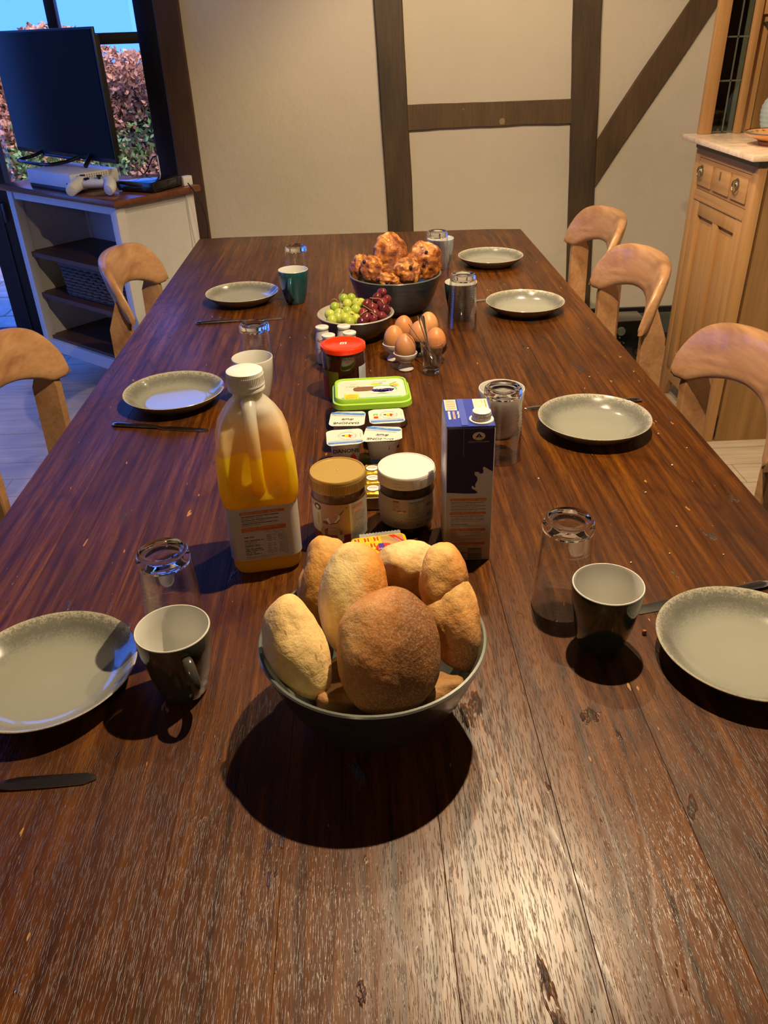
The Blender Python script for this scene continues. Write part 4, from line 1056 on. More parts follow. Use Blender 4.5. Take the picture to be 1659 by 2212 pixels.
make_pastry('small golden pastry with one raisin low at the front of the far bowl', (0.086, 2.368, T+0.108), (0.032, 0.024, 0.026), (R_(-15), R_(0), R_(0)), 6, 0.3, ((-0.05, -0.1), (-0.85, 0.2)))
make_pastry('pastry underneath the others in the middle of the far bowl', (0.120, 2.450, T+0.062), (0.075, 0.06, 0.032), (0, 0, 0), 7, 0.8)

# ================================================================== GRAPES
def grape_mat(name, a, b2, rough=0.22):
    m, nt, b = newmat(name); oi = nt.nodes.new('ShaderNodeObjectInfo')
    nt.links.new(ramp(nt, oi.outputs['Random'], [(0, a), (1, b2)]), b.inputs['Base Color']); b.inputs['Roughness'].default_value = rough
    b.inputs['Subsurface Weight'].default_value = 0.35; b.inputs['Subsurface Radius'].default_value = (0.01, 0.008, 0.003); b.inputs['Subsurface Scale'].default_value = 0.5
    return m
GG = grape_mat('green_grape_skin', (0.30, 0.40, 0.045), (0.52, 0.56, 0.10)); RG = grape_mat('red_grape_skin', (0.085, 0.012, 0.020), (0.22, 0.032, 0.040))
STEM = plain('pale_brown_stem', (0.30, 0.19, 0.07), 0.7)
def sphere_mesh(name, r, sub, mat):
    bm = bmesh.new(); bmesh.ops.create_icosphere(bm, subdivisions=sub, radius=r)
    me = bpy.data.meshes.new(name); bm.to_mesh(me); bm.free(); me.materials.append(mat); me.polygons.foreach_set('use_smooth', [True]*len(me.polygons)); return me
gm = sphere_mesh('grape', 0.0142, 3, GG); rm = sphere_mesh('grape', 0.0130, 3, RG)
green = [(-0.042, 2.208, 0.11), (-0.021, 2.21, 0.11), (-0.033, 2.189, 0.1), (-0.006, 2.192, 0.1), (0.005, 2.204, 0.097), (-0.067, 2.179, 0.096), (-0.034, 2.164, 0.087), (-0.01, 2.17, 0.089), (-0.082, 2.156, 0.083), (-0.076, 2.133, 0.073), (-0.059, 2.14, 0.077), (-0.041, 2.14, 0.076), (-0.029, 2.126, 0.068), (-0.011, 2.138, 0.073), (-0.056, 2.156, 0.084), (-0.024, 2.146, 0.078),
         (-0.055, 2.20, 0.075), (-0.03, 2.22, 0.08), (-0.01, 2.21, 0.07), (-0.04, 2.18, 0.06), (-0.06, 2.17, 0.055), (-0.02, 2.16, 0.055), (-0.05, 2.15, 0.045)]
red = [(0.065, 2.229, 0.117), (0.05, 2.214, 0.106), (0.079, 2.210, 0.102), (0.022, 2.191, 0.098), (0.038, 2.177, 0.091), (0.066, 2.171, 0.087), (0.061, 2.146, 0.074), (0.042, 2.156, 0.080), (0.017, 2.14, 0.073), (0.006, 2.126, 0.067), (0.010, 2.160, 0.081), (0.064, 2.193, 0.098), (0.037, 2.133, 0.069),
       (0.05, 2.20, 0.075), (0.03, 2.21, 0.075), (0.06, 2.17, 0.060), (0.035, 2.165, 0.055), (0.075, 2.19, 0.078), (0.02, 2.17, 0.05)]
def bunch(nm, label, pts, me, stretch, seed, stems):
    t = thing(nm, label, 'grapes', (-0.011, 2.191, T+0.012))
    rd = random.Random(seed)
    for p in pts:
        o = bpy.data.objects.new('grape', me); COL.objects.link(o); o.parent = t
        o.location = Vector(p) + Vector((0.011, -2.191, -0.012)); o.rotation_euler = (rd.uniform(-.8, .8), rd.uniform(-1.3, 1.3), rd.random()*3)
        s = rd.uniform(0.93, 1.06); o.scale = (s, s, s*stretch*rd.uniform(0.97, 1.06))
    for st_ in stems:
        tube('stem', [Vector(q) + Vector((0.011, -2.191, -0.012)) for q in spline(st_, 4)], 0.0013, STEM, t, 6)
bunch('green_grape_bunch', 'bunch of pale green grapes in the left half of the small bowl', green, gm, 1.05, 1,
      [[(-0.048, 2.19, 0.10), (-0.056, 2.20, 0.118), (-0.045, 2.205, 0.130), (-0.042, 2.21, 0.136)], [(-0.052, 2.19, 0.10), (-0.066, 2.19, 0.115), (-0.074, 2.19, 0.113)],
       [(-0.052, 2.165, 0.10), (-0.050, 2.150, 0.095), (-0.052, 2.135, 0.088), (-0.051, 2.128, 0.080)], [(-0.004, 2.18, 0.11), (-0.002, 2.186, 0.117)], [(-0.025, 2.135, 0.090), (-0.016, 2.133, 0.088)],
       [(-0.054, 2.17, 0.104), (-0.047, 2.172, 0.100), (-0.044, 2.17, 0.103)]])
bunch('red_grape_bunch', 'bunch of dark red grapes in the right half of the small bowl', red, rm, 1.25, 2,
      [[(0.030, 2.185, 0.116), (0.045, 2.188, 0.113), (0.058, 2.185, 0.112), (0.068, 2.175, 0.101)], [(0.010, 2.17, 0.100), (0.022, 2.158, 0.096), (0.036, 2.145, 0.090)],
       [(0.022, 2.150, 0.092), (0.010, 2.142, 0.088), (0.002, 2.135, 0.084)], [(0.032, 2.145, 0.088), (0.048, 2.132, 0.079)], [(0.078, 2.20, 0.090), (0.088, 2.17, 0.083), (0.084, 2.16, 0.078)]])

# ================================================================== EGGS
EGG = []
for i, c in enumerate(((0.60, 0.265, 0.095), (0.52, 0.235, 0.10), (0.60, 0.25, 0.095), (0.60, 0.27, 0.11), (0.66, 0.33, 0.13), (0.62, 0.25, 0.085))):
    EGG.append(plain('brown_eggshell_%d' % i, c, 0.42, sss=0.15, var=0.06, scale=260))
def make_egg(label, x, yy, ztop, mat, tilt=0.0):
    pr = []
    for k in range(25):
        a = -PI/2 + PI*k/24; z = math.sin(a); r = math.cos(a)
        pr.append((0.0228*r*(1-0.13*z), 0.0295*z))
    o = lathe('egg', pr, mat, None, 40, loc=(x, yy, ztop+0.006-0.0295*1.13)); o.rotation_euler = (tilt, tilt*0.5, 0); o.scale = (1.17, 1.17, 1.13)
    return tag(o, label, 'egg', 'brown boiled eggs')
WC = plain('white_porcelain', (0.66, 0.65, 0.66), 0.14, coat=0.6, var=0.01); BC = plain('black_porcelain', (0.012, 0.012, 0.014), 0.14, coat=0.5, var=0.0)
def make_cup(label, x, yy, mat):
    o = lathe('egg_cup', [(0, 0.0035), (0.0150, 0.002), (0.0185, 0.0), (0.0195, 0.002), (0.0150, 0.0095), (0.0105, 0.0145), (0.0125, 0.0185), (0.0200, 0.0235), (0.0255, 0.031), (0.0282, 0.0405), (0.0288, 0.0445), (0.0272, 0.0455),
                      (0.0258, 0.0440), (0.0240, 0.034), (0.018, 0.0265), (0.008, 0.0215), (0, 0.0205)], mat, None, 48, loc=(x, yy, T+0.0006)); o.scale = (1.06, 1.06, 1.0)
    return tag(o, label, 'egg cup', 'egg cups round the boiled eggs')
cups = [(0.089, 2.014, WC, 'left'), (0.112, 1.938, WC, 'front')]
make_cup('white egg cup at the left, holding an egg', 0.087, 2.010, WC); make_cup('front white egg cup, nearest the camera', 0.112, 1.936, WC)
bcups = [(0.117, 2.090, 'back left'), (0.1555, 2.038, 'middle'), (0.186, 2.110, 'back right'), (0.1935, 1.979, 'right')]
for x, yy, w in bcups: make_cup('black egg cup, the %s one of the four black cups' % w, x, yy, BC)
make_egg('brown egg in the left white egg cup', 0.087, 2.010, T+0.087, EGG[0], 0.05)
make_egg('brown egg in the front white egg cup, half in shadow', 0.112, 1.936, T+0.088, EGG[1], -0.04)
make_egg('brown egg at the back left, behind the spoon handle', 0.117, 2.090, T+0.087, EGG[2], 0.1)
make_egg('brown egg in the middle of the back row', 0.1555, 2.038, T+0.087, EGG[3], 0.03)
make_egg('palest egg, farthest back on the right', 0.186, 2.110, T+0.087, EGG[4], -0.06)
make_egg('orange-brown egg at the right behind the small glass', 0.1935, 1.979, T+0.087, EGG[5], 0.04)

# small glass with spoons
sg = thing('small_glass', 'small clear glass holding teaspoons beside the eggs', 'glass', (0.176, 1.904, T+0.0006))
lathe('wall', [(0.0215, 0.006), (0.0225, 0.012), (0.0287, 0.078), (0.0292, 0.0795), (0.0280, 0.0795), (0.0274, 0.078), (0.0205, 0.012)], TG, sg, 56, angle=1.5)
lathe('thick_base', [(0, 0.0), (0.019, 0.0), (0.0215, 0.002), (0.0222, 0.008), (0.0205, 0.0115), (0, 0.0095)], glass_solid('greenish_glass_base', (0.90, 0.98, 0.94)), sg, 56, angle=1.5)
def make_spoon(label, bowl, dirv, L, roll, col=STEEL):
    d = Vector(dirv).normalized(); t = thing('teaspoon', label, 'spoon', bowl, 0, 'steel teaspoons in the small glass')
    q = d.to_track_quat('X', 'Z'); t.rotation_mode = 'QUATERNION'; t.rotation_quaternion = q @ Euler((roll, 0, 0)).to_quaternion()
    rings = []
    for i in range(13):
        s = i/12; w = 0.0125*math.sin(PI*min(1, s*0.92+0.04))**0.8*(1.1-0.25*s)
        dep = 0.0042*math.sin(PI*s)
        r = []
        for k in range(9): u = -1+2*k/8; r.append((s*0.042, u*w, -dep*(1-u*u)))
        for k in range(8, -1, -1): u = -1+2*k/8; r.append((s*0.042, u*w*0.96, -dep*(1-u*u)+0.0010))
        rings.append(r)
    loft('spoon_bowl', rings, col, t, angle=0.9)
    rr = []
    for s, w, h in ((0.0, 0.0032, 0.0014), (0.1, 0.0021, 0.0015), (0.35, 0.0021, 0.0014), (0.75, 0.0034, 0.0011), (0.94, 0.0048, 0.0010), (1.0, 0.0028, 0.0008)):
        rr.append([(0.038+s*(L-0.038), w*math.cos(2*PI*k/10), 0.0003+h*math.sin(2*PI*k/10)) for k in range(10)])
    loft('handle', rr, col, t, angle=0.8)
    return t
zb = T+0.0145
make_spoon('teaspoon leaning far left out of the small glass', (0.192, 1.899, zb+0.001), (-0.072, 0.020, 0.108), 0.132, 0.3)
make_spoon('dark-handled teaspoon standing behind the left one in the small glass', (0.184, 1.892, zb), (-0.040, 0.045, 0.122), 0.138, 1.2)
make_spoon('teaspoon whose tip shows just right of the others', (0.180, 1.912, zb), (-0.022, 0.030, 0.112), 0.128, -0.7)

# ================================================================== PACKAGING
INK = {'k': plain('black_print', (0.018, 0.016, 0.016), 0.5, var=0), 'o': plain('orange_print', (0.56, 0.13, 0.02), 0.45, var=0.02), 'w': plain('white_print', (0.72, 0.71, 0.68), 0.5, var=0),
       'g': plain('grey_print', (0.22, 0.21, 0.20), 0.5, var=0), 'n': plain('navy_print', (0.014, 0.018, 0.075), 0.3, var=0.03), 'b': plain('mid_blue_print', (0.07, 0.23, 0.62), 0.4, var=0.03),
       'l': plain('light_blue_print', (0.30, 0.48, 0.74), 0.4, var=0), 'r': plain('red_print', (0.62, 0.03, 0.02), 0.4, var=0), 'y': plain('yellow_print', (0.85, 0.62, 0.02), 0.4, var=0),
       'e': plain('green_print', (0.12, 0.42, 0.10), 0.4, var=0), 't': plain('brown_print', (0.20, 0.10, 0.05), 0.5, var=0.1), 'p': plain('violet_print', (0.07, 0.03, 0.28), 0.4, var=0),
       'c': plain('cream_print', (0.66, 0.58, 0.38), 0.5, var=0), 's': plain('pink_print', (0.62, 0.33, 0.24), 0.5, var=0.02), 'd': plain('pale_grey_print', (0.42, 0.40, 0.36), 0.5, var=0),
       'm': plain('mint_print', (0.22, 0.52, 0.30), 0.45, var=0), 'f': plain('tan_print', (0.46, 0.28, 0.10), 0.5, var=0.1)}
# ---- milk carton
MC = plain('white_carton_board', (0.56, 0.54, 0.52), 0.32, var=0.01); MB_ = plain('blue_carton_board', (0.045, 0.065, 0.36), 0.22, var=0.03); MW = plain('white_cap_plastic', (0.68, 0.66, 0.60), 0.35, var=0.01)
cw, cd, ch = 0.0735, 0.104, 0.240
mk = thing('milk_carton', 'tall blue and white milk carton with white screw cap right of the jars', 'carton', (0.1600, 1.070+cd/2, T+0.0006), R_(-2))
loft('body', [rrect(cw/2, cd/2, 0.002, 2, 0, 0, z) for z in (0, 0.234)] + [rrect(cw/2-0.0008, cd/2-0.002, 0.002, 2, 0, 0, ch)], MC, mk, angle=0.5)
loft('top_cover', [rrect(cw/2-0.0004, cd/2-0.001, 0.002, 2, 0, 0, z) for z in (ch-0.003, ch+0.0006)], MB_, mk, angle=0.5)
box('top_seam', (-0.009, 0.0, ch+0.0012), (0.010, cd-0.006, 0.0012), plain('blue_seam_flap', (0.07, 0.10, 0.42), 0.3), mk)
cap = lathe('screw_cap', [(0, 0.0165), (0.0125, 0.0165), (0.0138, 0.0155), (0.0142, 0.012), (0.0148, 0.0035), (0.0185, 0.0025), (0.0188, 0.0)], MW, mk, 48, loc=(0.0175, -0.030, ch+0.0006))
boxes('cap_ribs', [((0.0175+0.0144*math.cos(a), -0.030+0.0144*math.sin(a), ch+0.0085), (0.0006, 0.0012, 0.008), Matrix.Rotation(a, 3, 'Z')) for a in [2*PI*k/28 for k in range(28)]], MW, mk)['kind'] = 'stuff'
MF = Matrix.Translation((0, -cd/2, 0)) @ Matrix.Rotation(PI/2, 4, 'X')
P = Print(flat_map(MF, 0.00012)); hw = cw/2-0.0015
# blue field with milk splash edge
P.poly('n', [(-hw, 0.237), (-hw, 0.128), (-0.028, 0.1275), (-0.016, 0.1265), (-0.005, 0.1255), (0.010, 0.1255), (0.0135, 0.127), (0.009, 0.1315), (0.004, 0.1345), (0.0035, 0.1385), (0.0058, 0.1395), (0.007, 0.1365), (0.0095, 0.1365),
             (0.0088, 0.1415), (0.0122, 0.149), (0.0115, 0.155), (0.0075, 0.1585), (0.0075, 0.1635), (0.0125, 0.1640), (0.0160, 0.1605), (0.0200, 0.1610), (0.0210, 0.1650), (0.0195, 0.1700), (0.0215, 0.1725), (0.0275, 0.1685), (hw, 0.1635), (hw, 0.237)])
P.rect('g', -0.0108, 0.192, -0.0102, 0.236, 1)
ring = [(0.012+0.0095*math.cos(2*PI*k/28), 0.2245+0.0068*math.sin(2*PI*k/28)) for k in range(28)]
P.poly('c', ring, 1)
P.poly('n', [(0.0065, 0.2225), (0.012, 0.2295), (0.0178, 0.2225)], 2); P.poly('c', [(0.0112, 0.2238), (0.012, 0.2262), (0.0132, 0.2238)], 3)
P.text('c', 'PROTECTS WHAT\'S GOOD', 0.0026, 0.012, 0.2150, lvl=1)
P.text('k', 'Tetra Pak', 0.0032, 0.012, 0.2200, lvl=3)
y = 0.1145
def band(y, body, h=0.0046):
    P.rect('o', -0.0295, y-h/2, 0.0275, y+h/2); P.text('c', body, 0.0036, -0.028, y, align='LEFT', lvl=1)
def lines(y, rows, x=-0.028, size=0.0030, step=0.0031, col='k'):
    for q in rows:
        bold = q.startswith('*'); P.text(col, q.strip('*'), size, x, y, align='LEFT', lvl=0, bold=0.00007 if bold else 0.0); y -= step
    return y
band(0.1145, 'Ingrediënten - Ingrédients - Ingredients')
lines(0.1095, ['*Halfvolle melk (U.H.T. behandeld), bron van calcium', '100 % halfvolle melk. Oorsprong: België.', '*Lait demi-écrémé (procédé U.H.T.), source de calcium', '100 % lait demi-écrémé. Origine: Belgique.', '*Semi-skimmed milk (U.H.T. treated), source of calcium', '100 % semi-skimmed milk. Origin: Belgium.'], size=0.00245)
band(0.0895, 'Bewaring - Conservation - Storage')
lines(0.0845, ['*Ten minste houdbaar tot: zie verpakking. Na openen', 'nog 3 dagen houdbaar in de koelkast (max. + 7 °C).', '*À consommer de préférence avant le: voir emballage.', 'Après ouverture, se conserve 3 jours au réfrigérateur', '(max. + 7 °C).', '*Best before: see packaging.', 'Keeps 3 days in the refrigerator after opening', '(max. + 7 °C).'], size=0.00245)
band(0.0585, 'Recyclage - Recyclage - Recycling')
lines(0.0535, ['De dop en schroefverpakking mag/moet bij het', 'PMD-afval.', "L'emballage vide et propre peut être jeté avec les", 'déchets PMC.', 'The empty packaging should be cleaned and disposed', 'of with the PMD waste.'], size=0.00245)
band(0.0320, 'Herkomst - Informations')
lines(0.0275, ['B 1500 HALLE', 'Tel. +32(0)2 23 45 23 45', 'www.colruytgroup.com'], size=0.0024)
P.text('k', '2704/30-20', 0.0026, 0.013, 0.0275)
P.text('k', 'COLRUYT', 0.0044, -0.009, 0.0135, bold=0.00012); P.text('k', 'LAIT UHT', 0.0024, -0.009, 0.0085); P.text('k', '1,5 l MELK', 0.0026, -0.009, 0.0045)
barcode(P, 'k', 0.0005, 0.0020, 0.0225, 0.0225, 3, True)
P.build(mk, INK)
P = Print(flat_map(Matrix.Translation((0, 0, ch+0.0006)), 0.00015))
P.rect('c', -0.034, 0.008, -0.016, 0.049); 
for k in range(12): P.rect('g', -0.0325, 0.012+k*0.0030, -0.0175, 0.012+k*0.0030+(0.0010 if k % 3 else 0.0018), 1)
for body, x, col in (('HALFVOL', -0.0155+0.0005, 'w'), ('DEMI-ÉCRÉMÉ', -0.0225, 's'), ('SEMI-SKIMMED', -0.0295, 'w')):
    P.text(col, body, 0.0058 if col == 'w' and 'HALF' in body else 0.0046, x, 0.004, rot=-PI/2, align='LEFT', lvl=1, bold=0.00025)
P.rect('c', 0.011, 0.006, 0.034, 0.050)
for k in range(2): P.text('k', ('TENMINSTE HOUDBAAR', '27.04 14:32')[k], 0.0028, 0.030-k*0.005, 0.047, rot=-PI/2, align='LEFT', lvl=1)
P.build(mk, INK)

# ---- juice bottle with moulded handle
def juice_mat():
    m, nt, b = newmat('juice_in_milky_plastic'); tc = nt.nodes.new('ShaderNodeTexCoord'); sx = nt.nodes.new('ShaderNodeSeparateXYZ'); nt.links.new(tc.outputs['Object'], sx.inputs[0])
    mr = nt.nodes.new('ShaderNodeMapRange'); mr.inputs[1].default_value = 0.0; mr.inputs[2].default_value = 0.32; nt.links.new(sx.outputs['Z'], mr.inputs[0])
    c = ramp(nt, mr.outputs[0], [(0.0, (0.80, 0.52, 0.05)), (0.30, (0.95, 0.54, 0.012)), (0.58, (1.0, 0.66, 0.012)), (0.635, (1.0, 0.68, 0.03)), (0.650, (0.80, 0.52, 0.20)), (0.74, (0.78, 0.56, 0.29)), (0.82, (0.68, 0.64, 0.56))])
    nt.links.new(c, b.inputs['Base Color']); b.inputs['Roughness'].default_value = 0.30
    b.inputs['Subsurface Weight'].default_value = 0.7; b.inputs['Subsurface Radius'].default_value = (0.06, 0.05, 0.02); b.inputs['Subsurface Scale'].default_value = 0.6
    tl = nt.nodes.new('ShaderNodeBsdfTranslucent'); nt.links.new(c, tl.inputs[0]); mx = nt.nodes.new('ShaderNodeMixShader'); mx.inputs[0].default_value = 0.42
    out = [q for q in nt.nodes if q.type == 'OUTPUT_MATERIAL'][0]
    nt.links.new(b.outputs[0], mx.inputs[1]); nt.links.new(tl.outputs[0], mx.inputs[2]); nt.links.new(mx.outputs[0], out.inputs[0])
    return m
JM = juice_mat()
jb = thing('juice_bottle', 'large milky plastic bottle of orange juice with moulded handle and white cap', 'bottle', (-0.173, 1.112, T+0.0006), R_(9)); jb.scale = (1, 1, 1.035)
prof = [(0.000, 0.046, 0.018), (0.004, 0.051, 0.019), (0.014, 0.0545, 0.020), (0.060, 0.0555, 0.020), (0.110, 0.0560, 0.020), (0.122, 0.0565, 0.021), (0.130, 0.0595, 0.022), (0.150, 0.0610, 0.024), (0.185, 0.0600, 0.027), (0.215, 0.0565, 0.031), (0.238, 0.0500, 0.034), (0.256, 0.0405, 0.034), (0.270, 0.0300, 0.028), (0.276, 0.0235, 0.0230), (0.280, 0.0215, 0.0212), (0.294, 0.0210, 0.0207)]
rings = []
zs = []
for i in range(len(prof)-1):
    n = max(1, int((prof[i+1][0]-prof[i][0])/0.006))
    for k in range(n):
        t = k/n; zs.append(tuple(a+(b-a)*t for a, b in zip(prof[i], prof[i+1])))
zs.append(prof[-1])
for z, h, r in zs:
    ring = rrect(h, h, min(r, h-0.0002), 10, 0, 0, z)
    dense = []
    for i in range(len(ring)):
        a = Vector(ring[i]); b = Vector(ring[(i+1) % len(ring)]); m = 16 if (b-a).length > 0.012 else (2 if (b-a).length > 0.003 else 1)
        dense += [a.lerp(b, k/m) for k in range(m)]
    rings.append([(z, q) for q in dense])
mn = None
N_ = 128
out = []
for rg in rings:   # resample every ring to the same count, by angle
    pts = [q for _, q in rg]; ang = [math.atan2(q.y, q.x) % (2*PI) for q in pts]; order = sorted(range(len(pts)), key=lambda i: ang[i]); res = []
    for k in range(N_):
        a = 2*PI*k/N_; j = 0
        while j < len(order) and ang[order[j]] < a: j += 1
        i1 = order[j % len(order)]; i0 = order[j-1]; a0 = ang[i0]; a1 = ang[i1]
        if a1 < a0: a1 += 2*PI
        aa = a if a >= a0 else a+2*PI
        t = (aa-a0)/max(1e-6, a1-a0); res.append(pts[i0].lerp(pts[i1], min(1, max(0, t))))
    z = rg[0][0]; o2 = []
    for p in res:
        q = p.copy()
        if 0.138 < z < 0.262 and q.y < 0:      # finger hollows either side of the handle
            w = max(0.0, math.sin(PI*(z-0.138)/0.124))**0.55
            hx = abs(q.x)/0.056
            dep = 0.019*w*max(0, 1-(hx/0.80)**4)*min(1, -q.y/0.03)
            q.y += dep
        o2.append(q)
    out.append(o2)
loft('body', out, JM, jb, angle=2.0)
hp = [(0, -0.026, 0.128), (0, -0.044, 0.142), (0, -0.0545, 0.165), (0, -0.0560, 0.195), (0, -0.0530, 0.222), (0, -0.0450, 0.246), (0, -0.030, 0.266), (0, -0.012, 0.276)]
hr = []
pts = spline(hp, 5); n = len(pts)
for i, p in enumerate(pts):
    t = i/(n-1); w = 0.0095 + 0.011*max(0, 0.22-t)/0.22 + 0.004*max(0, t-0.8)/0.2
    q = (pts[min(i+1, n-1)] - pts[max(i-1, 0)]).normalized(); nn = Vector((0, q.z, -q.y))
    hr.append([p + Vector((1, 0, 0))*w*math.cos(2*PI*k/20) + nn*0.0105*math.sin(2*PI*k/20) for k in range(20)])
loft('handle', hr, JM, jb, angle=2.0)
lathe('screw_cap', [(0, 0.318), (0.0245, 0.318), (0.0268, 0.3165), (0.0272, 0.312), (0.0276, 0.300), (0.0280, 0.2985), (0.0280, 0.2965), (0.0268, 0.2955), (0.0275, 0.2940), (0.0275, 0.2895), (0.0220, 0.2885)], MW, jb, 64)
boxes('cap_ribs', [((0.0274*math.cos(a), 0.0274*math.sin(a), 0.3060), (0.0010, 0.0013, 0.0110), Matrix.Rotation(a, 3, 'Z')) for a in [2*PI*k/60 for k in range(60)]], MW, jb)['kind'] = 'stuff'
lab = []
for z in (0.030, 0.122):
    ring = []
    for (x, y, _) in rrect(0.0568, 0.0568, 0.020, 10): ring.append((x, y, z))
    lab.append(ring)
LABM = plain('white_wrap_label', (0.54, 0.50, 0.47), 0.35, var=0.01)
loft('wrap_label', lab, LABM, jb, cap=False, angle=0.9)
P = Print(flat_map(Matrix.Translation((-0.001, -0.0570, 0)) @ Matrix.Rotation(PI/2, 4, 'X'), 0.00015))
def jl(y, rows, x=-0.032, size=0.0026, step=0.0031):
    for q in rows:
        P.text('k', q.strip('*'), size, x, y, align='LEFT', lvl=0, bold=0.00008 if q.startswith('*') else 0); y -= step
P.rect('o', -0.034, 0.1115, 0.035, 0.1165); P.text('c', 'Ingrediënten - Ingrédients - Ingredients', 0.0036, -0.032, 0.114, align='LEFT')
jl(0.1085, ['*Vers sinaasappelsap: 100 % puur geperst sinaasappelsap', 'Van nature rijk aan vitamine C.', "*Jus d'orange pressé: 100 % pur jus d'oranges pressées", 'Naturellement riche en vitamine C.', '*Squeezed orange juice: 100 % pure squeezed orange', 'Naturally rich in vitamin C.'])
P.rect('o', -0.034, 0.0815, 0.035, 0.0890); P.text('c', 'Voedingswaarden - Valeurs nutritionnelles', 0.0031, -0.032, 0.0870, align='LEFT'); P.text('c', 'Nutritional information', 0.0031, -0.032, 0.0835, align='LEFT')
rows = [('*Energie - Energy', '187 kJ', '2 %', '375 kJ'), ('', '44 kcal', '', '88 kcal'), ('*Vetten - Matières grasses - Fat', '< 0,2 g', '< 1 %', '< 0,5 g'), ('verzadigde vetzuren', '< 0,1 g', '< 1 %', '< 0,1 g'), ('acides gras saturés', '', '', ''), ('*Koolhydraten - Glucides', '9,0 g', '7 %', '18 g'), ('suikers - sucres - sugars', '9,0 g', '20 %', '18 g'), ('*Vezels - Fibres alimentaires', '0,5 g', '', '0,8 g'), ('*Eiwitten - Protéines - Protein', '0,7 g', '3 %', '1,4 g'), ('*Zout - Sel - Salt', '< 0,01 g', '< 1 %', '< 0,01 g'), ('*Vitaminen - Vitamines   C', '27 mg', '33 %', '53 mg')]
P.text('k', '100 ml', 0.0024, 0.005, 0.0790); P.text('k', '1 glas - 1 verre', 0.0023, 0.020, 0.0790); P.text('k', '200 ml', 0.0023, 0.020, 0.0760)
y = 0.0722
for a, b, c, d in rows:
    if a: P.text('k', a.strip('*'), 0.0024, -0.032, y, align='LEFT', bold=0.0001 if a.startswith('*') else 0)
    for x, q in ((0.006, b), (0.0145, c), (0.0240, d)):
        if q: P.text('k', q, 0.0023, x, y, bold=0.00005)
    y -= 0.0031
P.rect('g', 0.0100, 0.036, 0.0102, 0.080); P.rect('g', 0.0275, 0.036, 0.0277, 0.080)
for k, q in enumerate(('Schudden voor gebruik. Gekoeld bewaren. Na opening', 'Bien agiter. À conserver au frais. Après ouverture', 'Shake well. Keep refrigerated. After opening')):
    P.text('k', q, 0.0019, 0.0292+k*0.0024, 0.036, rot=PI/2, align='LEFT')
jl(0.0362, ['RI: Referentie-inname van een gemiddelde volwassene', 'Apport de référence pour un adulte-type'], size=0.0021, step=0.0025)
P.build(jb, INK)
P = Print(flat_map(Matrix.Translation((0.0570, 0, 0)) @ Matrix.Rotation(PI/2, 4, 'Z') @ Matrix.Rotation(PI/2, 4, 'X'), 0.00015))
P.poly('o', [(-0.024+0.014*math.cos(2*PI*k/30), 0.103+0.020*math.sin(2*PI*k/30)) for k in range(30) if math.sin(2*PI*k/30)*0.020 < 0.0185])
P.rect('k', -0.034, 0.056, -0.025, 0.064); P.text('k', '1,5 l', 0.006, -0.028, 0.047)
P.build(jb, INK)

# ---- jars
def ribs(t, R, z, h, n, mat, w=0.0012):
    boxes('lid_ribs', [((R*math.cos(a), R*math.sin(a), z), (0.0008, w, h), Matrix.Rotation(a, 3, 'Z')) for a in [2*PI*k/n for k in range(n)]], mat, t)['kind'] = 'stuff'
GOLDL = plain('gold_lid_plastic', (0.50, 0.33, 0.10), 0.32, metal=0.25, var=0.02)
CLR = glass_sheet('jar_glass', (0.93, 0.93, 0.90), 1.0, 0.02)
pj = thing('speculoos_jar', 'jar of brown biscuit spread with gold lid and beige label', 'jar', (-0.049, 1.168, T+0.0006))
SPR = plain('caramel_spread', (0.20, 0.095, 0.028), 0.35, var=0.2, scale=60); SPR2 = plain('red_brown_label_foot', (0.26, 0.045, 0.012), 0.4, var=0.1)
lathe('spread', [(0, 0.002), (0.041, 0.002), (0.0445, 0.007), (0.0448, 0.085), (0.0435, 0.095), (0.041, 0.0985), (0, 0.0985)], SPR, pj, 64)
lathe('jar_wall', [(0.041, 0.0), (0.0450, 0.003), (0.0462, 0.008), (0.0462, 0.086), (0.0448, 0.096), (0.0425, 0.1005)], CLR, pj, 64)
lathe('lid', [(0, 0.1245), (0.0430, 0.1245), (0.0437, 0.1262), (0.0455, 0.1262), (0.0465, 0.1245), (0.0468, 0.1215), (0.0468, 0.1015), (0.0440, 0.1005), (0.043, 0.1005)], GOLDL, pj, 72)
lathe('lid_nub', [(0, 0.1262), (0.0012, 0.1255), (0.002, 0.1246)], GOLDL, pj, 12)
ribs(pj, 0.0470, 0.111, 0.016, 96, GOLDL, 0.0012)
def arc_label(name, R, z0, z1, a0, a1, mat, t, n=40, lift=0.0004):
    v = []; f = []
    for i in range(n+1):
        a = a0+(a1-a0)*i/n; v += [((R+lift)*math.cos(a), (R+lift)*math.sin(a), z0), ((R+lift)*math.cos(a), (R+lift)*math.sin(a), z1)]
    for i in range(n): f.append((2*i, 2*i+2, 2*i+3, 2*i+1))
    return pydata(name, v, f, mat, t, True)
arc_label('label', 0.0462, 0.026, 0.0845, -PI-0.35, 0.35, plain('pinkish_label_paper', (0.50, 0.30, 0.21), 0.4, var=0.02), pj)
arc_label('label_foot', 0.0462, 0.006, 0.0262, -PI-0.35, R_(-62), SPR2, pj)
P = Print(cyl_map(0.0466, R_(-90), 0, lift=0.00012))
P.rect('f', 0.0085, 0.0265, 0.0175, 0.0842, 0, 6); P.rect('c', 0.0180, 0.0120, 0.0215, 0.0842, 0, 3); P.rect('d', 0.0215, 0.0120, 0.062, 0.0842, 0, 24)
P.rect('c', -0.062, 0.0270, -0.0330, 0.0720, 0, 12)
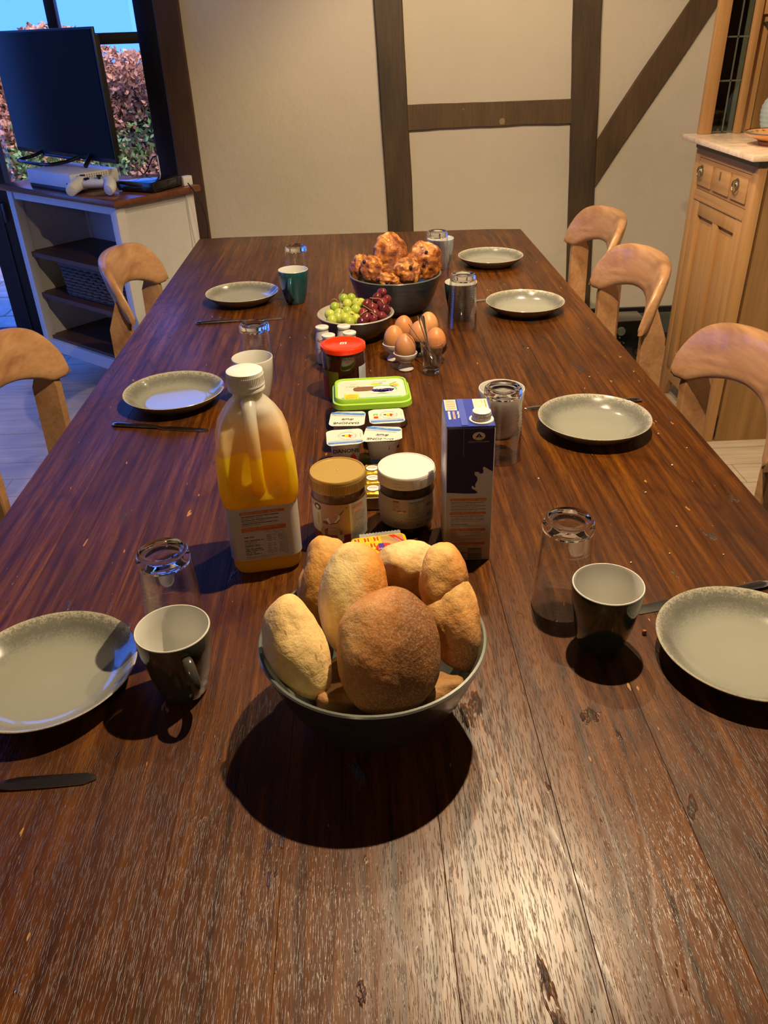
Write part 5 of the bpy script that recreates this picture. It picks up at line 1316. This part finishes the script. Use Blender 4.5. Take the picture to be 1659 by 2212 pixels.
# spoon, spread on bread, roundel
sp = [(-0.030, 0.0500), (-0.020, 0.0585), (-0.006, 0.0675), (0.0005, 0.0650), (0.0008, 0.0585), (-0.006, 0.0510), (-0.018, 0.0470)]
P.poly('w', sp, 1)
P.poly('t', [(-0.030, 0.0500), (-0.027, 0.0520), (-0.021, 0.0520), (-0.018, 0.0470), (-0.023, 0.0455), (-0.029, 0.0465)], 2)
P.poly('k', [(0.0005, 0.0655), (0.0015, 0.0670), (0.0130, 0.0800), (0.0140, 0.0795), (0.0022, 0.0655)], 2)
P.poly('k', [(-0.018, 0.0470), (-0.006, 0.0505), (0.0010, 0.0585), (0.0016, 0.0583), (-0.005, 0.0495), (-0.017, 0.0462)], 2)
el = lambda cx, cy, rx, ry, n=30: [(cx+rx*math.cos(2*PI*k/n), cy+ry*math.sin(2*PI*k/n)) for k in range(n)]
P.poly('f', el(-0.014, 0.0290, 0.0215, 0.0150), 1); P.poly('t', el(-0.012, 0.0315, 0.0160, 0.0095), 2)
for k in range(5): P.poly('f', el(-0.016+k*0.003, 0.0270+k*0.0022, 0.010, 0.0008, 14), 3)
P.poly('t', el(-0.016, 0.0165, 0.014, 0.0028), 3)
P.rect('c', -0.0040, 0.0140, 0.0058, 0.0270, 4, 4)
for k, q in enumerate(('NUTRI', 'PER 15 g', '84 kcal', '4 %')): P.text('k', q, 0.0023, 0.0009, 0.0250-k*0.0029, lvl=5)
P.poly('n', el(-0.0400, 0.0755, 0.0080, 0.0060), 2); P.poly('w', el(-0.0400, 0.0755, 0.0040, 0.0026), 3)
for k in range(7): P.rect('k', -0.0420, 0.0440+k*0.0030, -0.0365, 0.0447+k*0.0030, 1, 2)
P.rect('s', 0.0240, 0.0725, 0.0470, 0.0815, 1, 10); P.rect('s', 0.0240, 0.0640, 0.0470, 0.0690, 1, 10)
P.text('k', 'Speculoospasta', 0.0031, 0.0355, 0.0790, lvl=2); P.text('k', 'Pâte de spéculoos', 0.0031, 0.0355, 0.0755, lvl=2); P.text('t', 'Ingrediënten', 0.0030, 0.0355, 0.0662, lvl=2)
for k, q in enumerate(('speculoos 57 % (tarwebloem,', 'suiker, plantaardige oliën,', 'kandijsuikerstroop, zout,', '*Ingrédients: spéculoos 57 %', '(farine de froment, sucre,', 'huiles végétales, sirop de', 'sucre candi, cannelle),', '*Bewaren - Conserver', 'droog en op kamertemperatuur', 'au sec et à température', 'ambiante. Netto 400 g', 'www.colruytgroup.com')):
    P.text('t' if q.startswith('*') else 'k', q.strip('*'), 0.0026, 0.0245, 0.0605-k*0.0036, align='LEFT', lvl=1, bold=0.0001 if q.startswith('*') else 0)
P.text('f', 'speculoospasta', 0.0028, -0.006, 0.0095, lvl=1)
P.build(pj, INK)

cj = thing('chocolate_spread_jar', 'jar of dark chocolate spread with wide white lid', 'jar', (0.067, 1.190, T+0.0006))
CHOC = plain('chocolate_spread', (0.028, 0.012, 0.006), 0.3, var=0.5, scale=35)
lathe('spread', [(0, 0.002), (0.038, 0.002), (0.0425, 0.007), (0.0462, 0.030), (0.0470, 0.055), (0.0460, 0.080), (0.0440, 0.0905), (0, 0.0905)], CHOC, cj, 64)
lathe('jar_wall', [(0.038, 0.0), (0.0430, 0.002), (0.0446, 0.008), (0.0475, 0.030), (0.0484, 0.055), (0.0475, 0.080), (0.0455, 0.0925)], CLR, cj, 64)
WL = plain('white_lid_plastic', (0.72, 0.68, 0.60), 0.35, var=0.01)
lathe('lid', [(0, 0.1150), (0.0455, 0.1150), (0.0462, 0.1165), (0.0478, 0.1165), (0.0488, 0.1150), (0.0492, 0.1120), (0.0494, 0.0945), (0.0460, 0.0930)], WL, cj, 80)
boxes('lid_ribs', [((0.0494*math.cos(a), 0.0494*math.sin(a), 0.1035), (0.0009, 0.0010, 0.0150), Matrix.Rotation(a, 3, 'Z')) for a in [R_(-65)+R_(2.6)*k for k in range(42)]], WL, cj)['kind'] = 'stuff'
CLAB = plain('grey_beige_label_paper', (0.34, 0.30, 0.25), 0.45, var=0.02)
v = []; f = []
for i in range(61):
    a = -PI-0.3 + (PI+0.75)*i/60
    for z in (0.018, 0.030, 0.042, 0.055, 0.068, 0.0765):
        r = np.interp(z, (0.008, 0.030, 0.055, 0.080), (0.0446, 0.0475, 0.0484, 0.0475))+0.0005; v.append((r*math.cos(a), r*math.sin(a), z))
for i in range(60):
    for k in range(5): f.append((i*6+k, (i+1)*6+k, (i+1)*6+k+1, i*6+k+1))
pydata('label', v, f, CLAB, cj)
def cmap2(x, y, l):
    r = float(np.interp(y, (0.008, 0.030, 0.055, 0.080), (0.0446, 0.0475, 0.0484, 0.0475)))+0.0007+0.0001*l; a = R_(-90)+x/0.048; return (r*math.cos(a), r*math.sin(a), y)
P = Print(cmap2)
P.text('k', 'NOIR', 0.0042, -0.021, 0.0715, bold=0.0002); P.text('r', 'CHOCO', 0.0040, -0.020, 0.0670, bold=0.0001); P.text('t', 'PUUR', 0.0040, -0.021, 0.0625, bold=0.0001); P.text('t', 'FONDANT', 0.0036, -0.020, 0.0585)
P.rect('t', -0.0275, 0.0545, -0.0210, 0.0560, 1, 3); P.poly('t', el(-0.012, 0.0535, 0.0080, 0.0028, 20), 1); P.poly('s', el(-0.010, 0.0520, 0.0070, 0.0016, 20), 2)
P.text('m', 'GEBRUIKSAANWIJZING', 0.0029, -0.014, 0.0480); P.text('m', 'CONSEILS - STORAGE', 0.0027, -0.013, 0.0450)
for k in range(4): P.poly('d', el(-0.024+k*0.0062, 0.0375-0.0009*k, 0.0026, 0.0026, 16), 1); P.poly('k', el(-0.024+k*0.0062, 0.0375-0.0009*k, 0.0011, 0.0009, 10), 2)
for k in range(5): P.text('k', ('Bewaren op een koele, droge plaats.', 'À conserver au sec et au frais.', 'Store in a cool, dry place.', 'Bevat: melk, soja, hazelnoten.', 'Contient: lait, soja, noisettes.')[k], 0.0020, -0.026, 0.0325-k*0.0026, align='LEFT')
P.rect('l', 0.0000, 0.0725, 0.0265, 0.0745, 0, 10)
for k, q in enumerate(('Voedingswaarde / Valeur nutritive', 'Energie / Énergie', 'Vetten / Matières', 'waarvan verzadigde', 'Koolhydraten', 'waarvan suikers', 'Vezels / Fibres', 'Eiwitten / Protéines', 'Zout / Sel')):
    P.text('k', q, 0.0022, 0.0000, 0.0700-k*0.0033, align='LEFT', bold=0.00008 if k in (0,) else 0)
    if k:
        for x, s_ in ((0.0160, ('2273 kJ', '31 g', '7,1 g', '58 g', '56 g', '3,4 g', '4,2 g', '0,1 g')[k-1]), (0.0215, ('11 %', '9 %', '5 %', '7 %', '12 %', '', '3 %', '0 %')[k-1]), (0.0270, ('15 g', '5 g', '1 g', '9 g', '8 g', '', '1 g', '0 g')[k-1])):
            if s_: P.text('k', s_, 0.0019, x, 0.0700-k*0.0033)
P.text('k', 'Referentie-inname van een gemiddelde volwassene', 0.0019, 0.0130, 0.0385); P.text('k', '(8400 kJ / 2000 kcal)', 0.0019, 0.0130, 0.0360)
P.text('k', 'Colruyt Group, B-1500 Halle', 0.0020, 0.0110, 0.0300); P.poly('k', el(0.0165, 0.0240, 0.0024, 0.0024, 20), 0); P.poly('d', el(0.0165, 0.0240, 0.0012, 0.0012, 14), 1)
for k in range(4): P.rect('k', 0.0205+k*0.0016, 0.0218, 0.0210+k*0.0016, 0.0264)
P.text('k', 'PUUR CHOCO', 0.0024, 0.0400, 0.0740); P.text('r', 'CHOCO NOIR', 0.0026, 0.0400, 0.0680); P.text('k', '400 g', 0.0062, 0.0400, 0.0600, bold=0.00015); P.text('k', 'e', 0.0035, 0.0400, 0.0550)
barcode(P, 'k', 0.0350, 0.0250, 0.0130, 0.0190, 5)
P.build(cj, INK)
P = Print(cyl_map(0.0495, R_(-112), 0, lift=0.00015)); P.text('g', '14/01/2021', 0.0040, 0.000, 0.1065); P.text('g', '01:27 204 41', 0.0036, 0.003, 0.1005); P.build(cj, INK)

jj = thing('jam_jar', 'large jar of dark red jam with bright red lid', 'jar', (-0.042, 1.778, T+0.0006))
JAM = plain('dark_red_jam', (0.035, 0.004, 0.006), 0.12, coat=0.5, var=0.6, scale=30)
lathe('jam', [(0, 0.002), (0.040, 0.002), (0.0440, 0.010), (0.0475, 0.060), (0.0490, 0.100), (0.0480, 0.112), (0, 0.112)], JAM, jj, 64)
lathe('jar_wall', [(0.040, 0.0), (0.0445, 0.004), (0.0460, 0.012), (0.0490, 0.060), (0.0505, 0.100), (0.0495, 0.112), (0.0475, 0.118)], CLR, jj, 64)
REDL = plain('bright_red_lid_enamel', (0.80, 0.035, 0.004), 0.22, coat=0.4, var=0.02)
lathe('lid', [(0, 0.1300), (0.0400, 0.1300), (0.0425, 0.1312), (0.0500, 0.1310), (0.0520, 0.1298), (0.0525, 0.1275), (0.0525, 0.1195), (0.0510, 0.1180), (0.0490, 0.1180)], REDL, jj, 80)
arc_label('leaf_label', 0.0478, 0.008, 0.078, R_(-168), R_(-105), plain('olive_green_label', (0.13, 0.14, 0.012), 0.4, var=0.2), jj, 20, 0.0022)
arc_label('label_red_part', 0.0478, 0.006, 0.060, R_(-172), R_(-140), plain('red_label_part', (0.36, 0.03, 0.015), 0.4, var=0.2), jj, 12, 0.0026)
arc_label('price_label', 0.0490, 0.040, 0.086, R_(-48), R_(-12), plain('pale_blue_white_label', (0.50, 0.54, 0.62), 0.4, var=0.01), jj, 14, 0.0022)
P = Print(cyl_map(0.0516, R_(-30), 0, lift=0.00015))
for k in range(9): P.text('g', ('Colruyt', '750 g', 'Confituur extra', 'Confiture extra', 'kersen - cerises', '60 g fruit / 100 g', 'suiker: 60 g', 'B-1500 Halle', 'CCRR 1')[k], 0.0031, -0.001, 0.0810-k*0.0045)
P.build(jj, INK)
P = Print(flat_map(Matrix.Translation((0.0, 0.0, 0.1302)), 0.00015))
P.poly('w', [(-0.0080, -0.006), (-0.0050, 0.0075), (0.0095, 0.0075), (0.0075, -0.0060), (0.0045, -0.0060), (0.0062, 0.0045), (-0.0025, 0.0045), (-0.0045, -0.0035), (0.000, -0.0035), (0.0008, 0.0), (-0.002, 0.0), (-0.0012, 0.0025), (0.0035, 0.0025), (0.0020, -0.0060)])
P.text('t', 'cerises extra', 0.0050, 0.018, 0.020, rot=-0.35); P.build(jj, INK)

# ---- spread tub
GRN = plain('lime_green_lid', (0.34, 0.62, 0.055), 0.32, sss=0.1, var=0.02); TUBW = plain('pale_grey_tub', (0.50, 0.47, 0.44), 0.4, var=0.02)
bt = thing('margarine_tub', 'rectangular tub of spread with lime green lid in the middle of the table', 'tub', (0.018, 1.632, T+0.0006), R_(1.5))
loft('tub', [rrect(0.070, 0.050, 0.018, 6, 0, 0, 0), rrect(0.072, 0.052, 0.019, 6, 0, 0, 0.003), rrect(0.078, 0.058, 0.022, 6, 0, 0, 0.060)], TUBW, bt, angle=0.6)
loft('tub_band', [rrect(0.0776, 0.0576, 0.022, 6, 0, 0, 0.046), rrect(0.0787, 0.0587, 0.022, 6, 0, 0, 0.060)], plain('olive_band', (0.20, 0.28, 0.03), 0.4), bt, cap=False)
loft('lid', [rrect(0.083, 0.064, 0.026, 8, 0, 0, 0.056), rrect(0.0865, 0.067, 0.027, 8, 0, 0, 0.0565), rrect(0.0850, 0.0655, 0.026, 8, 0, 0, 0.067), rrect(0.0815, 0.062, 0.024, 8, 0, 0, 0.0685), rrect(0.0800, 0.0605, 0.023, 8, 0, 0, 0.0765),
             rrect(0.0790, 0.0595, 0.022, 8, 0, 0, 0.0780), rrect(0.0755, 0.056, 0.019, 8, 0, 0, 0.0778), rrect(0.0740, 0.0545, 0.018, 8, 0, 0, 0.0745)], GRN, bt, angle=0.7)
loft('lid_label', [rrect(0.0738, 0.0543, 0.018, 8, 0, 0, 0.0744), rrect(0.0738, 0.0543, 0.018, 8, 0, 0, 0.0750)], plain('cream_lid_print', (0.72, 0.69, 0.55), 0.35, var=0.01), bt, angle=0.4)
P = Print(flat_map(Matrix.Translation((0, 0, 0.0751)), 0.00016))
sl = [(-0.040, 0.000), (-0.0375, 0.0085), (-0.029, 0.0125), (-0.015, 0.0130), (0.006, 0.0120), (0.004, 0.001), (0.002, -0.0115), (-0.015, -0.0115), (-0.030, -0.0115), (-0.0375, -0.0085)]
P.poly('t', sl, 2)
P.poly('m', el(0.024, -0.006, 0.033, 0.0245, 40), 0); P.poly('w', el(0.024, -0.004, 0.0270, 0.0172, 40), 1); P.poly('w', el(0.008, -0.015, 0.016, 0.012, 24), 1); P.poly('w', el(0.036, -0.014, 0.018, 0.013, 24), 1)
P.text('p', 'Becel', 0.0215, 0.0250, -0.0105, rot=PI, lvl=3, bold=0.0007, sx=0.92)
P.poly('m', [(-0.065, -0.0530), (0.060, -0.0530), (0.064, -0.046), (0.030, -0.044), (-0.020, -0.047), (-0.040, -0.041), (-0.066, -0.041)], 0)
P.rect('y', -0.060, -0.0530, -0.029, -0.026, 1); P.text('f', '100%', 0.0120, -0.0445, -0.045, rot=PI, lvl=2, bold=0.0002); P.text('f', 'plantaardig', 0.0048, -0.0445, -0.036, rot=PI, lvl=2); P.text('f', 'végétal', 0.0048, -0.0445, -0.031, rot=PI, lvl=2)
P.text('g', 'OMEGA 3', 0.0070, -0.040, 0.016, rot=PI, lvl=1); P.text('g', 'original', 0.0050, -0.038, 0.028, rot=PI, lvl=1)
P.poly('y', el(0.052, 0.016, 0.010, 0.010, 20), 0); P.poly('s', el(0.053, 0.012, 0.0055, 0.0065, 20), 1)
P.poly('e', [(0.040, 0.020), (0.056, 0.034), (0.058, 0.033), (0.043, 0.019)], 1); P.poly('y', el(0.012, 0.026, 0.012, 0.006, 20), 0); P.poly('l', el(0.022, 0.030, 0.005, 0.004, 14), 1); P.text('p', 'goed voor je hart', 0.0042, 0.020, 0.039, rot=PI, lvl=1)
P.build(bt, INK)
P = Print(flat_map(Matrix.Translation((0, -0.0592, 0)) @ Matrix.Rotation(PI/2, 4, 'X'), 0.0001)); P.poly('y', el(0.033, 0.052, 0.014, 0.0045, 20)); P.build(bt, INK)

# ---- yogurt pots
POT = plain('white_yogurt_pot', (0.60, 0.58, 0.55), 0.4, var=0.01); FOIL = plain('cream_foil_lid', (0.72, 0.70, 0.60), 0.35, var=0.01)
def make_yogurt(label, x, yy, rz, face, flip, lift=None):
    t = thing('yogurt_pot', label, 'yogurt pot', (x, yy, T+0.0006), rz, 'small yogurt pots in a square of four')
    loft('pot', [rrect(0.0225, 0.0225, 0.016, 6, 0, 0, 0), rrect(0.0240, 0.0240, 0.017, 6, 0, 0, 0.002), rrect(0.0285, 0.0285, 0.022, 6, 0, 0, 0.040), rrect(0.0300, 0.0300, 0.022, 6, 0, 0, 0.0615)], POT, t, angle=0.7)
    loft('rim', [rrect(0.0330, 0.0330, 0.012, 6, 0, 0, 0.0615), rrect(0.0330, 0.0330, 0.012, 6, 0, 0, 0.0628)], POT, t, angle=0.5)
    hx, hy = 0.0365, 0.0355
    zf = lambda a, b: 0.0632 + (lift[2]*max(0, (a*lift[0]+b*lift[1])/hx-0.75)**1.3 if lift else 0) + 0.0004*math.sin(a*260)*(abs(b) > hy-0.004)
    ring = rrect(hx, hy, 0.013, 8)
    if lift and lift[3]: ring = [(a+lift[3]*max(0, (a*lift[0]+b*lift[1])/hx-0.9), b, c) for a, b, c in ring]
    rs = []
    for s in (0.3, 0.55, 0.75, 0.88, 1.0): rs.append([(a*s, b*s, zf(a*s, b*s)) for a, b, _ in ring])
    top = [rs[0]]; v = [(0, 0, 0.0632)]; f = []; n = len(ring)
    for r in rs: v += r
    for k in range(n): f.append((0, 1+k, 1+(k+1) % n))
    for j in range(len(rs)-1):
        for k in range(n): f.append((1+j*n+k, 1+(j+1)*n+k, 1+(j+1)*n+(k+1) % n, 1+j*n+(k+1) % n))
    pydata('foil_lid', v, f, FOIL, t)
    # foil underside gives the sheet a little thickness
    pydata('foil_edge', [(a, b, c-0.0006) for a, b, c in v], [q[::-1] for q in f], FOIL, t)
    mp = lambda x, y, l: ((-x if flip else x), (-y if flip else y), zf(-x if flip else x, -y if flip else y)+0.0003+0.00016*l)
    P = Print(mp)
    if face == 'brand':
        def wave(col, y0, y1, lvl):
            v = []; n = 14
            for i in range(n+1):
                x = -hx+0.0015+(2*hx-0.003)*i/n; s = 0.0035*math.sin(x/hx*1.6); v += [(x, y0-s, lvl), (x, y1-s, lvl)]
            P.add(col, v, [(2*i, 2*i+2, 2*i+3, 2*i+1) for i in range(n)])
        wave('b', -0.0290, -0.0190, 0); wave('l', -0.0160, -0.0140, 0); wave('d', -0.0120, -0.0112, 0)
        P.text('k', 'DANONE', 0.0118, 0.001, 0.0225, lvl=1, bold=0.0002, sx=1.05); P.text('k', 'fruit', 0.0125, -0.002, 0.0040, lvl=1, shear=0.35, bold=0.0002, sx=1.15)
        P.poly('s', [(-0.016, 0.0135), (-0.006, 0.0120), (0.006, 0.0125), (0.016, 0.0150), (0.006, 0.0118), (-0.006, 0.0113)], 1)
        P.text('w', 'fraise - aardbei', 0.0042, 0.004, -0.0245, lvl=2); P.text('g', 'yaourt aux fruits - yoghurt met fruit', 0.0028, 0, -0.0322, lvl=1)
    else:
        P.rect('b', -0.0340, -0.0290, 0.0340, -0.0215, 0, 4); P.rect('l', -0.0345, -0.0195, 0.0345, -0.0180, 0, 4); P.rect('l', -0.0345, -0.0155, 0.0345, -0.0146, 0, 4); P.text('w', 'sans colorants - zonder kleurstoffen', 0.0030, 0.0, -0.0255, lvl=1)
        n = 40; v = []
        for k in range(n+1):
            a = 2*PI*k/n; v += [(0.005+0.0150*math.cos(a), 0.005+0.0150*math.sin(a), 0), (0.005+0.0155*math.cos(a), 0.005+0.0155*math.sin(a), 0)]
        P.add('d', v, [(2*i, 2*i+1, 2*i+3, 2*i+2) for i in range(n)])
        for k, chx in enumerate('MADE IN BELGIUM · GEMAAKT IN BELGIË · '):
            a = PI*1.05-k*0.165; P.text('g', chx, 0.0034, 0.005+0.0175*math.cos(a), 0.005+0.0175*math.sin(a), rot=a-PI/2)
        P.poly('k', [(-0.0070, 0.0055), (-0.0040, 0.0080), (-0.0005, 0.0085), (-0.0005, 0.0025), (-0.0035, 0.0045)], 1)
        P.poly('y', [(-0.0005, 0.0085), (0.0030, 0.0100), (0.0075, 0.0095), (0.0075, 0.0000), (0.0040, -0.0020), (-0.0005, 0.0025)], 1)
        P.poly('r', [(0.0075, 0.0095), (0.0110, 0.0105), (0.0115, 0.0070), (0.0150, 0.0065), (0.0148, 0.0035), (0.0120, 0.0030), (0.0115, -0.0040), (0.0088, -0.0020), (0.0075, 0.0000)], 1)
        if face == 'flag_score':
            P.rect('e', -0.0265, 0.004, -0.0175, 0.012, 1); P.rect('y', -0.0265, -0.002, -0.0175, 0.004, 1); P.rect('r', -0.0265, -0.010, -0.0175, -0.002, 1); P.text('w', 'NUTRI', 0.0026, -0.022, 0.010, lvl=2); P.text('w', 'B', 0.0075, -0.022, 0.0035, lvl=2, bold=0.0003)
        P.text('g', 'à consommer avant le', 0.0024, 0.031, 0.006, rot=PI/2, lvl=1)
    P.build(t, INK)
    return t
A_ = make_yogurt('yogurt pot at the back left with blue stripes and upside-down lettering on its lid', -0.035, 1.507, R_(-4), 'brand', True)
B_ = make_yogurt('yogurt pot at the back right with flag-coloured map and score label on its lid', 0.046, 1.512, R_(2), 'flag_score', False)
C_ = make_yogurt('yogurt pot at the front left with flag-coloured map on its lid', -0.040, 1.420, R_(3), 'flag', False, (0.7, -0.7, 0.004, 0))
D_p = make_yogurt('yogurt pot at the front right with its foil corner peeling up', 0.034, 1.426, R_(-10), 'brand', True, (0.8, -0.6, 0.012, 0.022))
P = Print(lambda x, y, l: (x, -(np.interp(y, (0.002, 0.040, 0.0615), (0.0240, 0.0285, 0.0300))+0.0004), y))
P.text('k', 'DANONE', 0.0118, 0.0, 0.0470, bold=0.0003, sx=1.02)
P.poly('s', [(-0.010, 0.0345), (-0.002, 0.0355), (0.006, 0.0385), (0.010, 0.0410), (0.004, 0.0365), (-0.004, 0.0338)]); P.poly('r', el(0.0135, 0.0300, 0.0060, 0.0090, 20)); P.poly('e', [(0.0120, 0.038), (0.0130, 0.043), (0.0150, 0.044), (0.0160, 0.038)])
P.build(C_, INK)
P = Print(lambda x, y, l: (x, -(np.interp(y, (0.002, 0.040, 0.0615), (0.0240, 0.0285, 0.0300))+0.0004+0.0001*l), y))
P.poly('n', el(0.0165, 0.0480, 0.0016, 0.0035, 16)); P.poly('w', el(0.0155, 0.0485, 0.0014, 0.0028, 16), 1); P.rect('b', -0.0200, 0.0100, 0.0200, 0.0200, 0, 6); P.rect('l', -0.0210, 0.0225, 0.0210, 0.0240, 0, 6); P.build(D_p, INK)

# ---- tray of gold wrapped portions
ty = thing('cheese_tray', 'low cream cardboard tray between and behind the two spread jars', 'tray', (0.010, 1.302, T+0.0006))
TRM = plain('cream_card', (0.50, 0.47, 0.38), 0.5, var=0.02)
boxes('tray', [((0, 0, 0.001), (0.118, 0.124, 0.002)), ((0, -0.061, 0.013), (0.118, 0.002, 0.026)), ((0, 0.061, 0.013), (0.118, 0.002, 0.026)), ((-0.058, 0, 0.013), (0.002, 0.124, 0.026)), ((0.058, 0, 0.013), (0.002, 0.124, 0.026))], TRM, ty)
def foil_mat():
    m, nt, b = newmat('gold_foil'); n = noise(nt, mapping(nt, (1, 1, 1)), 110, 3, 0.6, 1.0)
    b.inputs['Base Color'].default_value = (0.80, 0.47, 0.035, 1); b.inputs['Metallic'].default_value = 0.75; b.inputs['Roughness'].default_value = 0.28; bump(nt, b, n, 0.6, 0.004); return m
FO = foil_mat(); rd = random.Random(4)
def portion(x, yy, r_, lb):
    t = thing('butter_portion', lb, 'butter portion', (0.010+x, 1.302+yy, T+0.003), r_, 'gold wrapped portions in the cream tray')
    rings = []
    for z, s in ((0, 0.90), (0.004, 1.0), (0.022, 1.0), (0.0285, 0.93), (0.030, 0.82)):
        rings.append([(a*s*(1+0.03*rd.uniform(-1, 1)), b*s*(1+0.03*rd.uniform(-1, 1)), z+rd.uniform(-.0005, .0005)) for a, b, _ in rrect(0.0170, 0.0195, 0.008, 4)])
    loft('foil_wrap', rings, FO, t, angle=0.5)
    pydata('sticker', [(0, 0, 0.0309)] + [(0.0120*math.cos(2*PI*k/24), 0.0110*math.sin(2*PI*k/24), 0.0309) for k in range(24)], [(0, 1+k, 1+(k+1) % 24) for k in range(24)], INK['w'], t, False)
    P = Print(flat_map(Matrix.Translation((0, 0, 0.0310)), 0.00012)); n = 24; v = []
    for k in range(n+1):
        a = 2*PI*k/n; v += [(0.0118*math.cos(a), 0.0108*math.sin(a), 0), (0.0128*math.cos(a), 0.0118*math.sin(a), 0)]
    P.add('k', v, [(2*i, 2*i+1, 2*i+3, 2*i+2) for i in range(n)])
    P.text('r', 'BOTER', 0.0050, 0, 0.001); P.text('t', 'beurre', 0.0030, 0, 0.0052); P.text('t', '10 g', 0.0028, 0, -0.0040); P.build(t, INK)
    return t
for i, xx in enumerate((-0.036, 0.0005, 0.037)):
    for j, yy in enumerate((-0.038, 0.002, 0.040)):
        portion(xx, yy, rd.uniform(-.08, .08), 'gold foil butter portion, %s row, %s in the cream tray' % (('front', 'middle', 'back')[j], ('left', 'centre', 'right')[i]))

# ---- pâté pack
pp = thing('pate_pack', 'small red and yellow pack of sliced pâté behind the bread bowl', 'packet', (0.018, 1.080, T+0.0006), R_(8))
loft('tray', [rrect(0.040, 0.033, 0.008, 4, 0, 0, 0), rrect(0.045, 0.037, 0.009, 4, 0, 0, 0.022)], plain('clear_brown_pack', (0.16, 0.085, 0.03), 0.25, coat=0.4), pp, angle=0.6)
loft('film', [rrect(0.046, 0.038, 0.009, 4, 0, 0, 0.022), rrect(0.0455, 0.0375, 0.009, 4, 0, 0, 0.0245)], plain('yellow_film', (0.72, 0.50, 0.02), 0.2, coat=0.5, var=0.02), pp, angle=0.5)
P = Print(flat_map(Matrix.Translation((0, 0, 0.0246)), 0.00015))
for x, yy in ((-0.036, 0.026), (-0.020, 0.026), (-0.004, 0.026), (-0.030, 0.008), (-0.012, 0.008), (-0.036, -0.010), (-0.020, -0.010)):
    P.poly('y', [(x-0.006, yy+0.007), (x+0.006, yy+0.007), (x+0.006, yy-0.004), (x+0.002, yy-0.009), (x-0.002, yy-0.009), (x-0.006, yy-0.004)], 0); P.rect('r', x-0.0042, yy-0.004, x-0.0012, yy+0.0075, 1); P.rect('r', x+0.0015, yy-0.004, x+0.0042, yy+0.0075, 1); P.text('k', 'PÂTÉ', 0.0026, x, yy+0.002, rot=PI/2, lvl=2)
P.poly('f', [(0.005, 0.034), (0.041, 0.034), (0.042, -0.020), (0.005, -0.020)], 1); P.poly('r', [(0.018, 0.035), (0.028, 0.035), (0.043, 0.010), (0.043, -0.002)], 2); P.text('w', 'ARDENNES', 0.0042, 0.0325, 0.0165, rot=-1.02, lvl=3)
P.poly('r', el(0.006, 0.000, 0.015, 0.013, 24), 2); P.rect('p', -0.003, -0.006, 0.006, 0.013, 3); P.text('y', 'ALIC', 0.0042, 0.013, 0.002, rot=-0.9, lvl=3); P.text('k', '175g', 0.0040, -0.009, -0.003, rot=0.5, lvl=3); P.text('w', 'PÂTÉ', 0.0050, 0.0015, -0.003, lvl=4)
P.build(pp, INK)
v = []; f = []
n = 26
for i in range(n+1):
    x = -0.030+0.070*i/n; v += [(x, 0.036, 0.024), (x, 0.044+(0.0022 if i % 2 else 0), 0.0262)]
for i in range(n): f.append((2*i, 2*i+2, 2*i+3, 2*i+1))
o = pydata('zigzag_edge', v, f, plain('clear_film_edge', (0.42, 0.40, 0.36), 0.15, coat=0.8, metal=0.3), pp, smooth=False)

# ---- yogurt drink bottles
DW = plain('white_drink_plastic', (0.60, 0.57, 0.55), 0.35, var=0.01); DCAP = plain('cream_foil_cap', (0.70, 0.67, 0.60), 0.4, var=0.02)
def make_drink(label, x, yy, words, rz):
    t = thing('yogurt_drink', label, 'bottle', (x, yy, T+0.0006), rz, 'small white yogurt drink bottles')
    lathe('bottle', [(0, 0.001), (0.0135, 0), (0.0165, 0.002), (0.0180, 0.010), (0.0198, 0.030), (0.0200, 0.050), (0.0190, 0.068), (0.0165, 0.082), (0.0150, 0.090), (0.0150, 0.0935), (0.0165, 0.0945), (0.0165, 0.0955)], DW, t, 48)
    lathe('foil_cap', [(0.0166, 0.0930), (0.0172, 0.0935), (0.0172, 0.0975), (0.0160, 0.0985), (0, 0.0985)], DCAP, t, 40)
    rr_ = lambda y: float(np.interp(y, (0.010, 0.030, 0.050, 0.068, 0.082), (0.0180, 0.0198, 0.0200, 0.0190, 0.0165)))
    P = Print(lambda x, y, l: ((rr_(y)+0.0003)*math.cos(R_(-90)+x/0.0195), (rr_(y)+0.0003)*math.sin(R_(-90)+x/0.0195), y))
    P.text('r', words[0], 0.0125, -0.004, 0.0660, bold=0.0003); P.text('n', words[1], 0.0115, 0.006, 0.0545, bold=0.0003); P.text('k', 'Original 0% - L. casei', 0.0036, 0.0, 0.0430)
    P.text('g', 'yoghurtdrank - 100 g', 0.0032, 0.0, 0.0290); P.text('r', 'O+', 0.0080, 0.004, 0.0190); P.build(t, INK)
    P = Print(flat_map(Matrix.Translation((0, 0, 0.0986)), 0.0001)); P.text('d', '12-02', 0.0070, 0, 0.001); P.build(t, INK)
make_drink('yogurt drink bottle at the back left with red letters', -0.0985, 2.006, ('Acti', 'mel'), R_(-8))
make_drink('yogurt drink bottle at the front left, next to the jam jar', -0.081, 1.940, ('Acti', 'mel'), R_(-22))
make_drink('yogurt drink bottle at the back, before the fruit bowl', -0.0425, 2.006, ('Acti', 'mel'), R_(30))
make_drink('yogurt drink bottle right behind the red jam lid', -0.028, 1.954, ('Acti', 'mel'), R_(60))
